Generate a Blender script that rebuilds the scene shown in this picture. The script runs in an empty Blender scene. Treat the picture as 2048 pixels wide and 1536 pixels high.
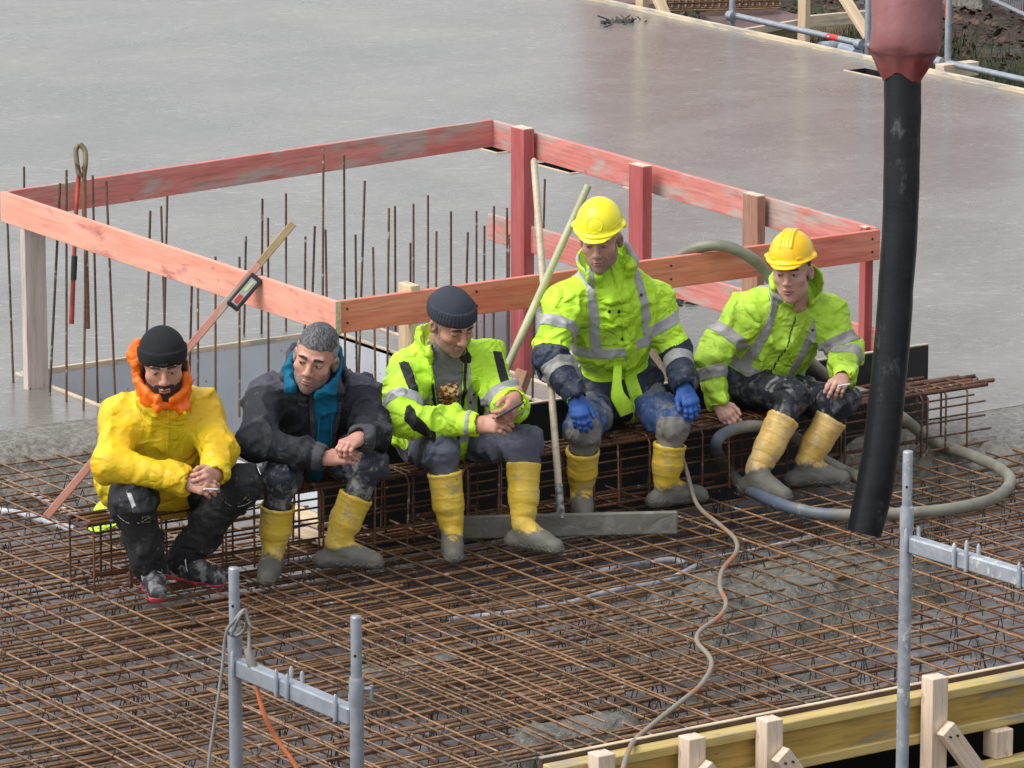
import bpy, bmesh, math, random
import numpy as np
from mathutils import Vector, Matrix

# ------------------------------------------------------------------ camera, sky, sun, exposure
random.seed(7); rng = np.random.default_rng(7)
S = bpy.context.scene
FPX = 9663.0; PITCH = math.atan(2200/9663.0); AZ = math.radians(56.55); CH = 5.5
fw = np.array([math.cos(AZ), math.sin(AZ), 0]); rt = np.array([math.sin(AZ), -math.cos(AZ), 0]); UP = np.array([0, 0, 1.0])
Fv = fw*math.cos(PITCH) - UP*math.sin(PITCH); Uv = fw*math.sin(PITCH) + UP*math.cos(PITCH)
CAM = np.array([0, 0, CH])
cd = bpy.data.cameras.new('camera'); cam = bpy.data.objects.new('camera', cd); S.collection.objects.link(cam)
cd.sensor_width = 36; cd.lens = 36*FPX/2048; cd.clip_start = .5; cd.clip_end = 400
cam.matrix_world = Matrix(((rt[0], Uv[0], -Fv[0], 0), (rt[1], Uv[1], -Fv[1], 0), (rt[2], Uv[2], -Fv[2], CH), (0, 0, 0, 1)))
S.camera = cam
cd.dof.use_dof = False
W = bpy.data.worlds.new('World'); S.world = W; W.use_nodes = True
nt = W.node_tree; bg = nt.nodes['Background']
sky = nt.nodes.new('ShaderNodeTexSky'); sky.sky_type = 'NISHITA'; sky.sun_disc = False
sund = Vector((-.62, .10, .9)).normalized()
sky.sun_elevation = math.asin(sund.z); sky.sun_rotation = math.atan2(sund.x, sund.y)
sky.air_density = 1.2; sky.dust_density = 3.0
hs = nt.nodes.new('ShaderNodeHueSaturation'); hs.inputs['Saturation'].default_value = .30
nt.links.new(sky.outputs[0], hs.inputs['Color']); nt.links.new(hs.outputs[0], bg.inputs[0])
bg.inputs[1].default_value = .148
sl = bpy.data.lights.new('sun', 'SUN'); so = bpy.data.objects.new('sun', sl); S.collection.objects.link(so)
sl.energy = 1.15; sl.angle = math.radians(34); sl.color = (1, .975, .94)
so.rotation_euler = sund.to_track_quat('Z', 'Y').to_euler(); so.location = (10, 15, 20)
S.view_settings.view_transform = 'Standard'; S.view_settings.look = 'None'; S.view_settings.gamma = 1
S.view_settings.use_curve_mapping = False; S.view_settings.exposure = .60

# ------------------------------------------------------------------ placing helpers (points on real planes)
def ray(px, py): return Fv*FPX + rt*(px-1024) - Uv*(py-768)
def at(px, py, z=0.0): d = ray(px, py); return CAM + d*((z-CH)/d[2])
def aty(px, py, Y): d = ray(px, py); return CAM + d*(Y/d[1])
def atx(px, py, X): d = ray(px, py); return CAM + d*(X/d[0])
def atk(px, py, k): return CAM + ray(px, py)*(k/FPX)
def nrm(v): v = np.asarray(v, float); return v/max(np.linalg.norm(v), 1e-9)

# ------------------------------------------------------------------ objects
COL = S.collection
def tag(o, label=None, cat=None, group=None, kind=None):
    if label: o['label'] = label
    if cat: o['category'] = cat
    if group: o['group'] = group
    if kind: o['kind'] = kind
    return o
def thing(name, loc, label, cat, group=None):
    o = bpy.data.objects.new(name, None); COL.objects.link(o); o.location = Vector([float(v) for v in loc]); o.empty_display_size = .1
    return tag(o, label, cat, group)
def wloc(p):
    v = np.zeros(3)
    while p is not None: v = v + np.array(p.location); p = p.parent
    return v
def mesh(name, V, F, m, parent=None, smooth=True, origin=None):
    """V in world coordinates, F list/array of faces; the object's origin goes to its parent's (or its own centre)"""
    V = np.asarray(V, float)
    pl = wloc(parent)
    if origin is None: origin = pl if parent is not None else np.array([V[:, 0].mean(), V[:, 1].mean(), V[:, 2].min()])
    me = bpy.data.meshes.new(name); L = V - origin
    if isinstance(F, np.ndarray):
        n, c = F.shape
        me.vertices.add(len(L)); me.vertices.foreach_set('co', L.astype(np.float32).ravel())
        me.loops.add(n*c); me.loops.foreach_set('vertex_index', F.astype(np.int32).ravel())
        me.polygons.add(n); me.polygons.foreach_set('loop_start', np.arange(0, n*c, c, dtype=np.int32))
        me.update(calc_edges=True); me.validate()
    else:
        me.from_pydata([tuple(v) for v in L], [], [tuple(int(i) for i in f) for f in F]); me.update()
    me.polygons.foreach_set('use_smooth', [smooth]*len(me.polygons))
    if m: me.materials.append(m)
    o = bpy.data.objects.new(name, me); COL.objects.link(o)
    if parent is not None: o.parent = parent
    o.location = Vector([float(v) for v in (origin - pl)])
    return o
def inst(name, me, loc, parent=None, rot=None, scale=None):
    o = bpy.data.objects.new(name, me); COL.objects.link(o)
    pl = wloc(parent)
    if parent is not None: o.parent = parent
    o.location = Vector([float(a-b) for a, b in zip(loc, pl)])
    if rot is not None: o.rotation_euler = rot
    if scale is not None: o.scale = scale
    return o
class MB:
    def __init__(s): s.V = []; s.F = []; s.n = 0
    def add(s, V, F):
        s.V.append(np.asarray(V, float)); s.F += [tuple(int(i)+s.n for i in f) for f in F]; s.n += len(V); return s
    def build(s, name, m, parent=None, smooth=False, origin=None): return mesh(name, np.vstack(s.V), s.F, m, parent, smooth, origin)
def tubeVF(P, R, n=8, caps=True, flat=1.0, up=None):
    P = np.asarray(P, float); m = len(P); R = np.atleast_1d(np.asarray(R, float)); R = np.interp(np.linspace(0, 1, m), np.linspace(0, 1, len(R)), R) if len(R) > 1 else np.full(m, R[0])
    T = np.gradient(P, axis=0); T /= np.maximum(np.linalg.norm(T, axis=1), 1e-9)[:, None]
    a = np.array(up if up is not None else ([0, 0, 1.] if abs(T[0, 2]) < .9 else [1., 0, 0])); V = []
    u = a
    for i in range(m):
        u = u - T[i]*(u@T[i]); u = nrm(u); v = np.cross(T[i], u)
        for j in range(n):
            t = 2*math.pi*j/n; V.append(P[i] + R[i]*(math.cos(t)*u*flat + math.sin(t)*v))
    F = [(i*n+j, i*n+(j+1) % n, (i+1)*n+(j+1) % n, (i+1)*n+j) for i in range(m-1) for j in range(n)]
    if caps:
        b0 = len(V); V += V[:n]+V[(m-1)*n:(m-1)*n+n]; F += [tuple(range(b0, b0+n))[::-1], tuple(range(b0+n, b0+2*n))]
    return V, F
def spline(pts, per=8):
    P = np.asarray(pts, float); P = np.vstack([2*P[0]-P[1], P, 2*P[-1]-P[-2]]); out = []
    for i in range(1, len(P)-2):
        for t in np.linspace(0, 1, per, endpoint=False):
            out.append(.5*((2*P[i]) + (P[i+1]-P[i-1])*t + (2*P[i-1]-5*P[i]+4*P[i+1]-P[i+2])*t*t + (3*P[i]-P[i-1]-3*P[i+1]+P[i+2])*t**3))
    out.append(P[-2]); return np.array(out)
def tube(name, pts, r, m, parent=None, n=8, sp=0, **k):
    if sp: pts = spline(pts, sp)
    V, F = tubeVF(pts, r, n, **k); return mesh(name, V, F, m, parent)
_boxes = {}
def boxmesh(l, w, h, m, bev=.003):
    key = (round(l, 3), round(w, 3), round(h, 3), m.name)
    if key in _boxes: return _boxes[key]
    bm = bmesh.new(); bmesh.ops.create_cube(bm, size=1)
    for v in bm.verts: v.co = Vector((v.co.x*l, v.co.y*w, v.co.z*h))
    if bev: bmesh.ops.bevel(bm, geom=bm.edges[:], offset=min(bev, .3*min(l, w, h)), segments=1, affect='EDGES')
    me = bpy.data.meshes.new('board'); bm.to_mesh(me); bm.free(); me.materials.append(m); _boxes[key] = me; return me
def board(name, p0, p1, w, h, m, parent=None, up=(0, 0, 1), bev=.003):
    """timber/box of section w (sideways) x h (along up) from p0 to p1, local X along its length"""
    p0 = np.asarray(p0, float); p1 = np.asarray(p1, float); x = nrm(p1-p0); z = np.asarray(up, float); z = nrm(z - x*(z@x)); y = np.cross(z, x)
    o = inst(name, boxmesh(np.linalg.norm(p1-p0), w, h, m, bev), (p0+p1)/2, parent)
    o.rotation_mode = 'QUATERNION'; o.rotation_quaternion = Matrix(np.array([x, y, z]).T.tolist()).to_quaternion(); return o

# ------------------------------------------------------------------ materials
class NB:
    def __init__(s, name):
        s.m = bpy.data.materials.new(name); s.m.use_nodes = True; s.t = s.m.node_tree; s.b = s.t.nodes['Principled BSDF']; s._c = {}
    def n(s, ty, **k):
        x = s.t.nodes.new(ty)
        for a, b in k.items():
            if a in x.inputs: x.inputs[a].default_value = b
            else: setattr(x, a, b)
        return x
    def l(s, a, b): s.t.links.new(a, b)
    def co(s, world=False, scale=(1, 1, 1), rotz=0):
        src = s.n('ShaderNodeNewGeometry').outputs['Position'] if world else s.n('ShaderNodeTexCoord').outputs['Object']
        mp = s.n('ShaderNodeMapping'); mp.inputs['Scale'].default_value = scale; mp.inputs['Rotation'].default_value = (0, 0, rotz); s.l(src, mp.inputs[0]); return mp.outputs[0]
    def noise(s, co, sc, det=4, rough=.55, dist=0):
        x = s.n('ShaderNodeTexNoise', Scale=sc, Detail=det, Roughness=rough, Distortion=dist); s.l(co, x.inputs['Vector']); return x.outputs['Fac']
    def rampf(s, fac, a, b, va=0., vb=1.):
        x = s.n('ShaderNodeMapRange'); x.interpolation_type = 'SMOOTHSTEP'; s.l(fac, x.inputs[0]); x.inputs[1].default_value = a; x.inputs[2].default_value = b; x.inputs[3].default_value = va; x.inputs[4].default_value = vb; return x.outputs[0]
    def mix(s, f, a, b, mode='MIX'):
        x = s.n('ShaderNodeMix', data_type='RGBA', blend_type=mode)
        for k, v in ((0, f), (6, a), (7, b)):
            if hasattr(v, 'is_output'): s.l(v, x.inputs[k])
            else: x.inputs[k].default_value = v if k == 0 else (*v, 1)
        return x.outputs[2]
    def math(s, op, a, b=0.):
        x = s.n('ShaderNodeMath', operation=op)
        for k, v in ((0, a), (1, b)):
            if hasattr(v, 'is_output'): s.l(v, x.inputs[k])
            else: x.inputs[k].default_value = v
        return x.outputs[0]
    def sep(s, co, i):
        x = s.n('ShaderNodeSeparateXYZ'); s.l(co, x.inputs[0]); return x.outputs[i]
    def bump(s, h, st, d=.01, prev=None):
        x = s.n('ShaderNodeBump', Strength=st, Distance=d); s.l(h, x.inputs['Height'])
        if prev is not None: s.l(prev, x.inputs['Normal'])
        s.l(x.outputs[0], s.b.inputs['Normal']); return x.outputs[0]
    def set(s, col=None, rough=None, metal=None, spec=None):
        for k, v in (('Base Color', col), ('Roughness', rough), ('Metallic', metal), ('Specular IOR Level', spec)):
            if v is None: continue
            if hasattr(v, 'is_output'): s.l(v, s.b.inputs[k])
            else: s.b.inputs[k].default_value = (*v, 1) if k == 'Base Color' else v
        return s.m
def plain(name, c, r=.6, metal=0, var=.25, sc=12, bump=.2, bsc=60, bd=.004, c2=None):
    b = NB(name); co = b.co(); n = b.noise(co, sc)
    c = np.array(c); col = b.mix(b.rampf(n, .3, .7), tuple(c*(1-var)), tuple(np.minimum(c2 if c2 is not None else c*(1+var), 1)))
    if bump: b.bump(b.noise(co, bsc, 3), bump, bd)
    return b.set(col, r, metal)
def cloth(name, c, r=.6, dirt=None, dirta=(.55, .7), dsc=5, var=.12, low=None, bd=.012, spec=.4, crease=.85, csc=5.5):
    b = NB(name); co = b.co(); c = np.array(c)
    col = b.mix(b.rampf(b.noise(co, 7, 5), .3, .7), tuple(c*(1-var)), tuple(np.minimum(c*(1+var), 1)))
    if dirt is not None:
        d = b.rampf(b.noise(b.co(), dsc, 6, .68), *dirta)
        sp = b.rampf(b.noise(b.co(), 45, 2, .5), .66, .72)
        col = b.mix(b.math('MAXIMUM', b.math('MULTIPLY', d, .75), b.math('MULTIPLY', sp, .6)), col, dirt)
    w = b.noise(b.co(scale=(1, 1, 1.3)), csc, 3, .45, .5); w2 = b.math('ABSOLUTE', b.math('SUBTRACT', w, .5)); w3 = b.math('ADD', b.rampf(w2, 0, .10, 0, .55), b.math('MULTIPLY', b.noise(b.co(), 16, 3), .8))
    p = b.bump(w3, crease, bd*.7); b.bump(b.noise(co, 420, 2), .15, .001, p)
    return b.set(col, r, 0, spec)
def wood(name, c, c2, r=.65, wear=None, weara=(.5, .6), wsc=3, grain=.25):
    b = NB(name); g = b.noise(b.co(scale=(1, 14, 14)), 4, 6, .65, .6); g2 = b.noise(b.co(scale=(.7, 5, 5)), 3, 4)
    col = b.mix(b.rampf(g2, .3, .7), c, c2)
    if wear is not None:
        wf = b.rampf(b.noise(b.co(scale=(.6, 2.4, 2.4)), wsc, 7, .62, .4), *weara); col = b.mix(wf, col, wear)
    dk = b.rampf(g, .25, .6, 1-grain*1.6, 1.0); x = b.n('ShaderNodeMix', data_type='RGBA', blend_type='MULTIPLY'); x.inputs[0].default_value = 1
    b.l(col, x.inputs[6]); b.l(dk, x.inputs[7]); col = x.outputs[2]
    kn = b.n('ShaderNodeTexVoronoi', Scale=3.1); b.l(b.co(scale=(1, 2.6, 2.6)), kn.inputs['Vector'])
    col = b.mix(b.rampf(kn.outputs['Distance'], .07, .05, 0, .55), col, tuple(np.array(c)*.35))
    b.bump(g, .35, .004); return b.set(col, r)
def rust(name, c1, c2, r=.42, cement=.60, metal=.15):
    b = NB(name); wo = b.co(world=True); n = b.noise(wo, 6, 5, .6); col = b.mix(b.rampf(n, .35, .65), c1, c2)
    lp = b.noise(wo, 38, 3); col = b.mix(b.rampf(lp, .55, .7, 0, .7), col, (.045, .022, .012))
    cm = b.rampf(b.noise(wo, 1.3, 5, .6), cement, cement+.10)
    col = b.mix(b.math('MULTIPLY', cm, .75), col, (.2, .185, .155))
    sp = b.rampf(b.noise(wo, 24, 3), .62, .70); col = b.mix(b.math('MULTIPLY', sp, .7), col, (.42, .40, .37))
    oi = b.n('ShaderNodeObjectInfo').outputs['Random']; rv = b.rampf(oi, 0, 1, .62, 1.25); x = b.n('ShaderNodeMix', data_type='RGBA', blend_type='MULTIPLY'); x.inputs[0].default_value = 1; b.l(col, x.inputs[6]); b.l(rv, x.inputs[7]); col = x.outputs[2]
    b.bump(b.noise(wo, 160, 2), .6, .003); return b.set(col, b.rampf(lp, .3, .7, r-.25, r+.1), metal)

M = {}
M['rust'] = rust('rusty_bar', (.185, .102, .052), (.30, .172, .088))
M['rust2'] = rust('rusty_bar_dark', (.11, .05, .022), (.19, .085, .033), cement=.66)
M['rustp'] = rust('rusty_starter', (.075, .042, .026), (.14, .07, .035), cement=.6)
M['rustc'] = rust('rusty_cage', (.10, .045, .024), (.19, .085, .04), cement=.6)
M['galv'] = plain('galvanised_steel', (.34, .37, .41), .42, .45, .12, 22, .15, 80, .001)
b = NB('galvanised_splashed'); co = b.co(); c = b.mix(b.rampf(b.noise(co, 16), .3, .7), (.30, .33, .37), (.42, .45, .49))
c = b.mix(b.rampf(b.noise(b.co(scale=(1, 1, .6)), 24, 6, .7), .57, .64), c, (.66, .66, .64)); b.bump(b.noise(co, 60), .3, .003); M['galvs'] = b.set(c, .5, .35)
M['redfront'] = wood('paint_orange_red', (.74, .18, .12), (.80, .30, .205), .5, (.66, .30, .20), (.60, .72), 3, .22)
M['redlit'] = wood('paint_salmon_lit', (.82, .33, .23), (.86, .41, .30), .55, (.50, .17, .14), (.57, .72), 5, .14)  # salmon made paler: bright light on the left rail put into its colour
M['redback'] = wood('paint_worn_red', (.62, .18, .15), (.68, .27, .23), .6, (.50, .37, .32), (.50, .60), 2.6, .2)
M['redpost'] = wood('paint_red_post', (.42, .085, .085), (.50, .13, .125), .6, (.60, .36, .33), (.62, .75), 4, .2)
M['pinkpost'] = wood('paint_washed_post', (.50, .42, .38), (.58, .49, .44), .7, (.62, .30, .27), (.62, .75), 4, .18)
M['brownpost'] = wood('wood_brown', (.36, .18, .12), (.42, .23, .16), .7, (.5, .44, .38), (.6, .7), 4, .25)
M['pine'] = wood('pine_raw', (.66, .49, .31), (.72, .57, .38), .65, (.48, .35, .24), (.62, .72), 5, .22)
M['pinepale'] = wood('pine_pale', (.70, .53, .40), (.76, .62, .48), .65, (.42, .27, .20), (.63, .7), 6, .2)
M['h20'] = wood('formwork_yellow', (.44, .275, .06), (.54, .36, .09), .55, (.30, .25, .16), (.53, .66), 5, .22)
M['h20t'] = wood('formwork_yellow_top', (.52, .38, .12), (.60, .46, .18), .6, (.38, .34, .25), (.52, .66), 5, .2)
M['ashw'] = wood('handle_wood', (.50, .42, .30), (.58, .49, .36), .5, (.33, .31, .25), (.55, .7), 5, .2)
M['filmply'] = plain('black_film_ply', (.018, .019, .022), .35, 0, .3, 5, .1, 60, .002)
M['edge'] = wood('edge_strip', (.62, .50, .34), (.70, .58, .42), .7, (.42, .39, .33), (.5, .6), 5, .2)

# wet concrete: floated, broom streaks across, puddly gloss
b = NB('wet_concrete'); R0 = -(AZ-math.pi/2)
wo = b.co(world=True); st = b.co(world=True, scale=(1, 1, 1), rotz=R0)
mp = b.n('ShaderNodeMapping'); mp.inputs['Scale'].default_value = (.8, 2.6, 1); mp.inputs['Rotation'].default_value = (0, 0, .05); b.l(st, mp.inputs[0])
streak = b.noise(mp.outputs[0], 12, 5, .75, .2); big = b.noise(wo, .8, 6, .6); fine = b.noise(wo, 70, 3, .6); damp = b.rampf(b.noise(b.co(world=True, scale=(1, 1.6, 1)), .33, 6, .66, .6), .36, .68); arc = b.noise(b.co(world=True, scale=(1, 3, 1), rotz=.5), 3.2, 4, .6, 1.8)
col = b.mix(b.rampf(big, .3, .7), (.175, .164, .142), (.245, .229, .201))
col = b.mix(b.rampf(streak, .55, .69, 0, .7), col, (.53, .51, .475)); col = b.mix(b.rampf(streak, .46, .36, 0, .6), col, (.14, .135, .12)); mp2 = b.n('ShaderNodeMapping'); mp2.inputs['Scale'].default_value = (1, 3.5, 1); mp2.inputs['Rotation'].default_value = (0, 0, -.12); b.l(st, mp2.inputs[0]); gl = b.noise(mp2.outputs[0], 26, 3, .6); col = b.mix(b.rampf(gl, .66, .72, 0, .7), col, (.75, .74, .72))  # last mix paints pale wet glints into the slab colour
col = b.mix(b.math('MULTIPLY', damp, .5), col, (.145, .135, .12)); col = b.mix(b.rampf(arc, .6, .72, 0, .28), col, (.40, .39, .37))
dk = b.n('ShaderNodeTexVoronoi', Scale=1.7); b.l(wo, dk.inputs['Vector']); col = b.mix(b.rampf(dk.outputs['Distance'], .05, .02, 0, .5), col, (.12, .1, .08))
p = b.bump(streak, .6, .010); b.bump(fine, .2, .003, p)
M['slab'] = b.set(col, b.math('ADD', b.math('MULTIPLY_ADD', damp, -.14) if False else b.rampf(damp, 0, 1, .30, .15), b.math('MULTIPLY', fine, .10)), 0, .55); b.b.inputs['Coat Weight'].default_value = .42; b.b.inputs['Coat Roughness'].default_value = .20
b = NB('fresh_lumpy_concrete'); wo = b.co(world=True); n = b.noise(wo, 30, 6, .7)
col = b.mix(b.rampf(n, .35, .65), (.13, .12, .10), (.29, .27, .235)); b.bump(n, 1, .02); M['lump'] = b.set(col, .45)
b = NB('spilled_cement'); wo = b.co(world=True); n = b.noise(wo, 30, 6, .7); n3 = b.noise(wo, 5, 4)
col = b.mix(b.rampf(n, .35, .65), (.085, .078, .064), (.20, .188, .158)); col = b.mix(b.rampf(n3, .45, .6, 0, .6), col, (.17, .165, .15)); b.bump(n, 1, .02); M['spill'] = b.set(col, b.rampf(n3, .35, .6, .2, .5))
b = NB('cast_concrete'); wo = b.co(world=True); n = b.noise(wo, 3, 6, .6)
col = b.mix(b.rampf(n, .3, .7), (.52, .55, .58), (.62, .65, .68)); v = b.n('ShaderNodeTexVoronoi', Scale=16); b.l(wo, v.inputs['Vector'])
col = b.mix(b.rampf(v.outputs['Distance'], .14, .08, 0, .6), col, (.12, .12, .13)); b.bump(n, .3, .01); M['cast'] = b.set(col, .7)
b = NB('wet_film_deck'); wo = b.co(world=True); n = b.noise(wo, 2.2, 6, .65)
col = b.mix(b.rampf(n, .35, .7), (.14, .128, .13), (.25, .235, .24)); sp = b.rampf(b.noise(wo, 22, 5, .7), .6, .68); col = b.mix(b.math('MULTIPLY', sp, .7), col, (.25, .24, .22))
b.bump(b.noise(wo, 8, 4), .25, .01); M['deck'] = b.set(col, b.rampf(n, .3, .7, .12, .32))
b = NB('earth_leaves'); wo = b.co(world=True); n = b.noise(wo, 1.1, 6, .6)
col = b.mix(b.rampf(n, .42, .58), (.075, .045, .032), (.055, .06, .028)); g = b.rampf(b.noise(wo, .5, 4), .55, .62); col = b.mix(g, col, (.16, .155, .14)); b.bump(b.noise(wo, 14, 6, .7), 1, .1); M['earth'] = b.set(col, .9)
M['leaf'] = plain('dead_leaves', (.075, .04, .028), .8, 0, .6, 2, 0); M['grass'] = plain('grass_blades', (.05, .062, .022), .8, 0, .4, 2, 0)
M['black'] = plain('black_rubber', (.015, .016, .018), .42, 0, .3, 10, .3, 30, .004)
M['white'] = plain('white_plastic', (.40, .40, .44), .4, 0, .45, 14, .1)
M['wire'] = plain('dark_wire', (.02, .018, .017), .4, 0, .2, 8, 0)
M['containerred'] = plain('container_red', (.44, .07, .06), .5, 0, .15, 1, 0)

# ------------------------------------------------------------------ noise for geometry
def _h(i, j, k, s):
    x = (i*374761393 + j*668265263 + k*2147483647 + s*974634777) & 0xffffffff
    x = ((x ^ (x >> 13))*1274126177) & 0xffffffff
    return ((x ^ (x >> 16)) & 0xffff)/65535.0
def vnoise(p, s=0):
    p = np.asarray(p, float); i = np.floor(p).astype(np.int64); f = p-i; f = f*f*(3-2*f); r = 0
    for a in (0, 1):
        for b_ in (0, 1):
            for c in (0, 1):
                w = (f[..., 0] if a else 1-f[..., 0])*(f[..., 1] if b_ else 1-f[..., 1])*(f[..., 2] if c else 1-f[..., 2])
                r = r + w*_h(i[..., 0]+a, i[..., 1]+b_, i[..., 2]+c, s)
    return r
def fbm(p, o=4, s=0):
    r = 0; a = .5; p = np.asarray(p, float)
    for i in range(o): r = r + a*vnoise(p*2**i, s+i*17); a *= .5
    return r
def ridge(p, o=3, s=0):
    r = 0; a = .5; p = np.asarray(p, float)
    for i in range(o): r = r + a*(1-np.abs(2*vnoise(p*2**i, s+i*13)-1)); a *= .5
    return r

# ------------------------------------------------------------------ ground: concrete slab, shafts, formwork deck
ZS = .02
xs = [-14, 6, 11.28, 13.15, 13.42, 14.08, 14.5, 17.9, 21.24]; ys = [18.28, 19.3, 19.9, 20.6, 21.5, 21.68, 24.0, 60.0]
small = [(16.88, 17.18, 24.88, 25.3), (16.9, 17.2, 25.75, 26.15), (16.9, 17.2, 24.0, 24.3), tuple(round(float(v), 3) for v in (lambda a: (a[0]-.09, a[0]+.09, a[1]-.22, a[1]+.22))(at(1748, 152, 0)))]
HOLES = [(11.28, 13.15, 18.2, 21.68), (13.42, 14.37, 20.2, 21.76)] + [(a, b_, c, d) for a, b_, c, d in small]
gx = sorted(set([-14, 6.0, 11.28, 13.15, 13.42, 14.37, 14.5, 17.9, 21.24] + [h[0] for h in small] + [h[1] for h in small]))
gy = sorted(set([17.9, 18.28, 19.3, 20.2, 20.6, 21.76, 21.68, 60.0] + [h[2] for h in small] + [h[3] for h in small]))
V = []; F = []; vi = {}
def vid(x, y):
    if (x, y) not in vi: vi[(x, y)] = len(V); V.append((x, y, ZS))
    return vi[(x, y)]
for a, c in zip(gx[:-1], gx[1:]):
    for d, e in zip(gy[:-1], gy[1:]):
        mx, my = (a+c)/2, (d+e)/2
        if any(h[0] < mx < h[1] and h[2] < my < h[3] for h in HOLES): continue
        if mx < 11.28 and my < 20.6: continue
        if my < 18.28: continue
        F.append((vid(a, d), vid(c, d), vid(c, e), vid(a, e)))
tag(mesh('concrete_slab', V, F, M['slab'], smooth=False, origin=(0, 0, 0)), kind='structure')
def field(name, x0, x1, y0, y1, step, fn, m):
    X, Y = np.meshgrid(np.arange(x0, x1+step/2, step), np.arange(y0, y1+step/2, step), indexing='ij'); Z = fn(X, Y); nx, ny = X.shape
    V = np.stack([X, Y, Z], -1).reshape(-1, 3); i = np.arange(nx*ny).reshape(nx, ny)
    F = np.stack([i[:-1, :-1], i[1:, :-1], i[1:, 1:], i[:-1, 1:]], -1).reshape(-1, 4)
    return mesh(name, V, F, m, origin=(0, 0, 0))
def ss(x, a, b_): t = np.clip((x-a)/(b_-a), 0, 1); return t*t*(3-2*t)
def lumps(X, Y, s=9, seed=0): P = np.stack([X, Y, 0*X], -1); return ridge(P*s, 4, seed)-.45
def fl(X, Y):
    P = np.stack([X, Y, 0*X], -1); e = 20.13 + .35*(fbm(P*1.4, 3, 3)-.5)
    s = ss(Y, e-.25, e+.15); k = 1-ss(Y, e+.05, 20.6)
    return -.218 + (ZS+.218)*s + lumps(X, Y)*.05*k*np.clip(s*3+.15, 0, 1)
def fr(X, Y):
    P = np.stack([X, Y, 0*X], -1); e = 17.75 - .22*(X-14.5) + .9*np.clip(14.35-X, 0, 1) + .3*(fbm(P*1.7, 3, 9)-.5)
    s = ss(Y, e-.35, e+.1); k = (1-ss(Y, e-.05, 18.24))
    return -.218 + (ZS+.218)*s + lumps(X, Y, 10, 5)*.055*k*np.clip(s*3+.1, 0, 1)
tag(field('concrete_edge', 7.8, 11.28, 19.3, 20.6, .022, fl, M['lump']), kind='structure')
tag(field('concrete_edge', 13.7, 17.9, 16.6, 18.28, .022, fr, M['lump']), kind='structure')
def fw_(X, Y):   # rough strip between the shafts
    return .005 + lumps(X, Y, 14, 8)*.03
tag(field('wall_top', 13.175, 13.395, 18.3, 21.68, .02, fw_, M['lump']), kind='structure')
def quad(name, P, m, kind='structure'): return tag(mesh(name, P, [(0, 1, 2, 3)], m, smooth=False, origin=(0, 0, 0)), kind=kind)
def shaft(x0, x1, y0, y1, zb, m, zt=ZS-.002):
    mb = MB(); mb.add([(x0, y0, zb), (x1, y0, zb), (x1, y1, zb), (x0, y1, zb), (x0, y0, zt), (x1, y0, zt), (x1, y1, zt), (x0, y1, zt)], [(0, 1, 2, 3), (0, 1, 5, 4), (1, 2, 6, 5), (2, 3, 7, 6), (3, 0, 4, 7)])
    return tag(mb.build('shaft_wall', m, origin=(0, 0, 0)), kind='structure')
shaft(11.28, 13.15, 18.28, 21.68, -2.6, M['cast']); shaft(13.42, 14.37, 20.2, 21.76, -2.6, M['cast'])
for h in small: shaft(*h, -.35, M['filmply'])
# bright arrises of the shaft formwork left round the shafts
for p0, p1 in (((11.30, 21.69), (13.15, 21.69)), ((11.27, 20.2), (11.27, 21.69)), ((13.162, 18.3), (13.162, 21.69)), ((13.407, 19.3), (13.407, 21.75)), ((13.42, 21.772), (14.37, 21.772))):
    tag(board('edge_strip', (*p0, ZS-.006), (*p1, ZS-.006), .024, .03, M['edge'], bev=.002), kind='structure')
for h in small:
    cx, cy = (h[0]+h[1])/2, (h[2]+h[3])/2
    tag(board('edge_strip', (h[0]-.02, h[2]-.012, ZS), (h[1]+.02, h[2]-.012, ZS), .018, .012, M['edge'], bev=.001), kind='structure')
    tag(board('edge_strip', (h[0]-.012, h[2], ZS), (h[0]-.012, h[3], ZS), .018, .012, M['edge'], bev=.001), kind='structure')
quad('formwork_deck', [(2, 14.65, -.2), (40, 14.65, -.2), (40, 18.2, -.2), (2, 18.2, -.2)], M['deck'])
quad('formwork_deck', [(2, 18.2, -.2), (11.27, 18.2, -.2), (11.27, 20.7, -.2), (2, 20.7, -.2)], M['deck'])
quad('ground', [(-60, -5, -3.2), (80, -5, -3.2), (80, 18.2, -3.2), (-60, 18.2, -3.2)], M['earth'])
def fe(X, Y): P = np.stack([X, Y, 0*X], -1); return -.75 + .35*fbm(P*.5, 3, 4) + .12*(fbm(P*4, 3, 2)-.5)
tag(field('terrain', 21.4, 60, 8, 70, .25, fe, M['earth']), kind='structure')
# leaves and grass beyond the slab
mb = MB()
for i in range(9000):
    x = 22 + rng.random()*7; y = 24 + rng.random()*10; P = np.array([[x, y, 0]]); z = float(fe(np.array(x), np.array(y)))
    a = rng.random()*6.28; r = .015+.025*rng.random(); t = rng.normal(0, .4, 2)
    mb.add([(x+r*math.cos(a+q), y+r*math.sin(a+q), z+.02+r*(t[0]*math.cos(q)+t[1]*math.sin(q))) for q in (0, 1.6, 3.1, 4.7)], [(0, 1, 2, 3)])
tag(mb.build('dead_leaves', M['leaf'], origin=(0, 0, 0)), kind='stuff')
mb = MB()
for i in range(9000):
    cx, cy = [(23.2, 29.3), (22.9, 27.0), (24.5, 28.2), (23.6, 30.9), (22.8, 25.6)][i % 5]; x = cx + rng.normal(0, .5); y = cy + rng.normal(0, .55)
    if x < 21.6: continue
    z = float(fe(np.array(x), np.array(y))); a = rng.random()*6.28; h = .08+.16*rng.random(); l = rng.normal(0, .05, 2)
    mb.add([(x-.008*math.cos(a), y-.008*math.sin(a), z), (x+.008*math.cos(a), y+.008*math.sin(a), z), (x+l[0], y+l[1], z+h)], [(0, 1, 2)])
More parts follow.
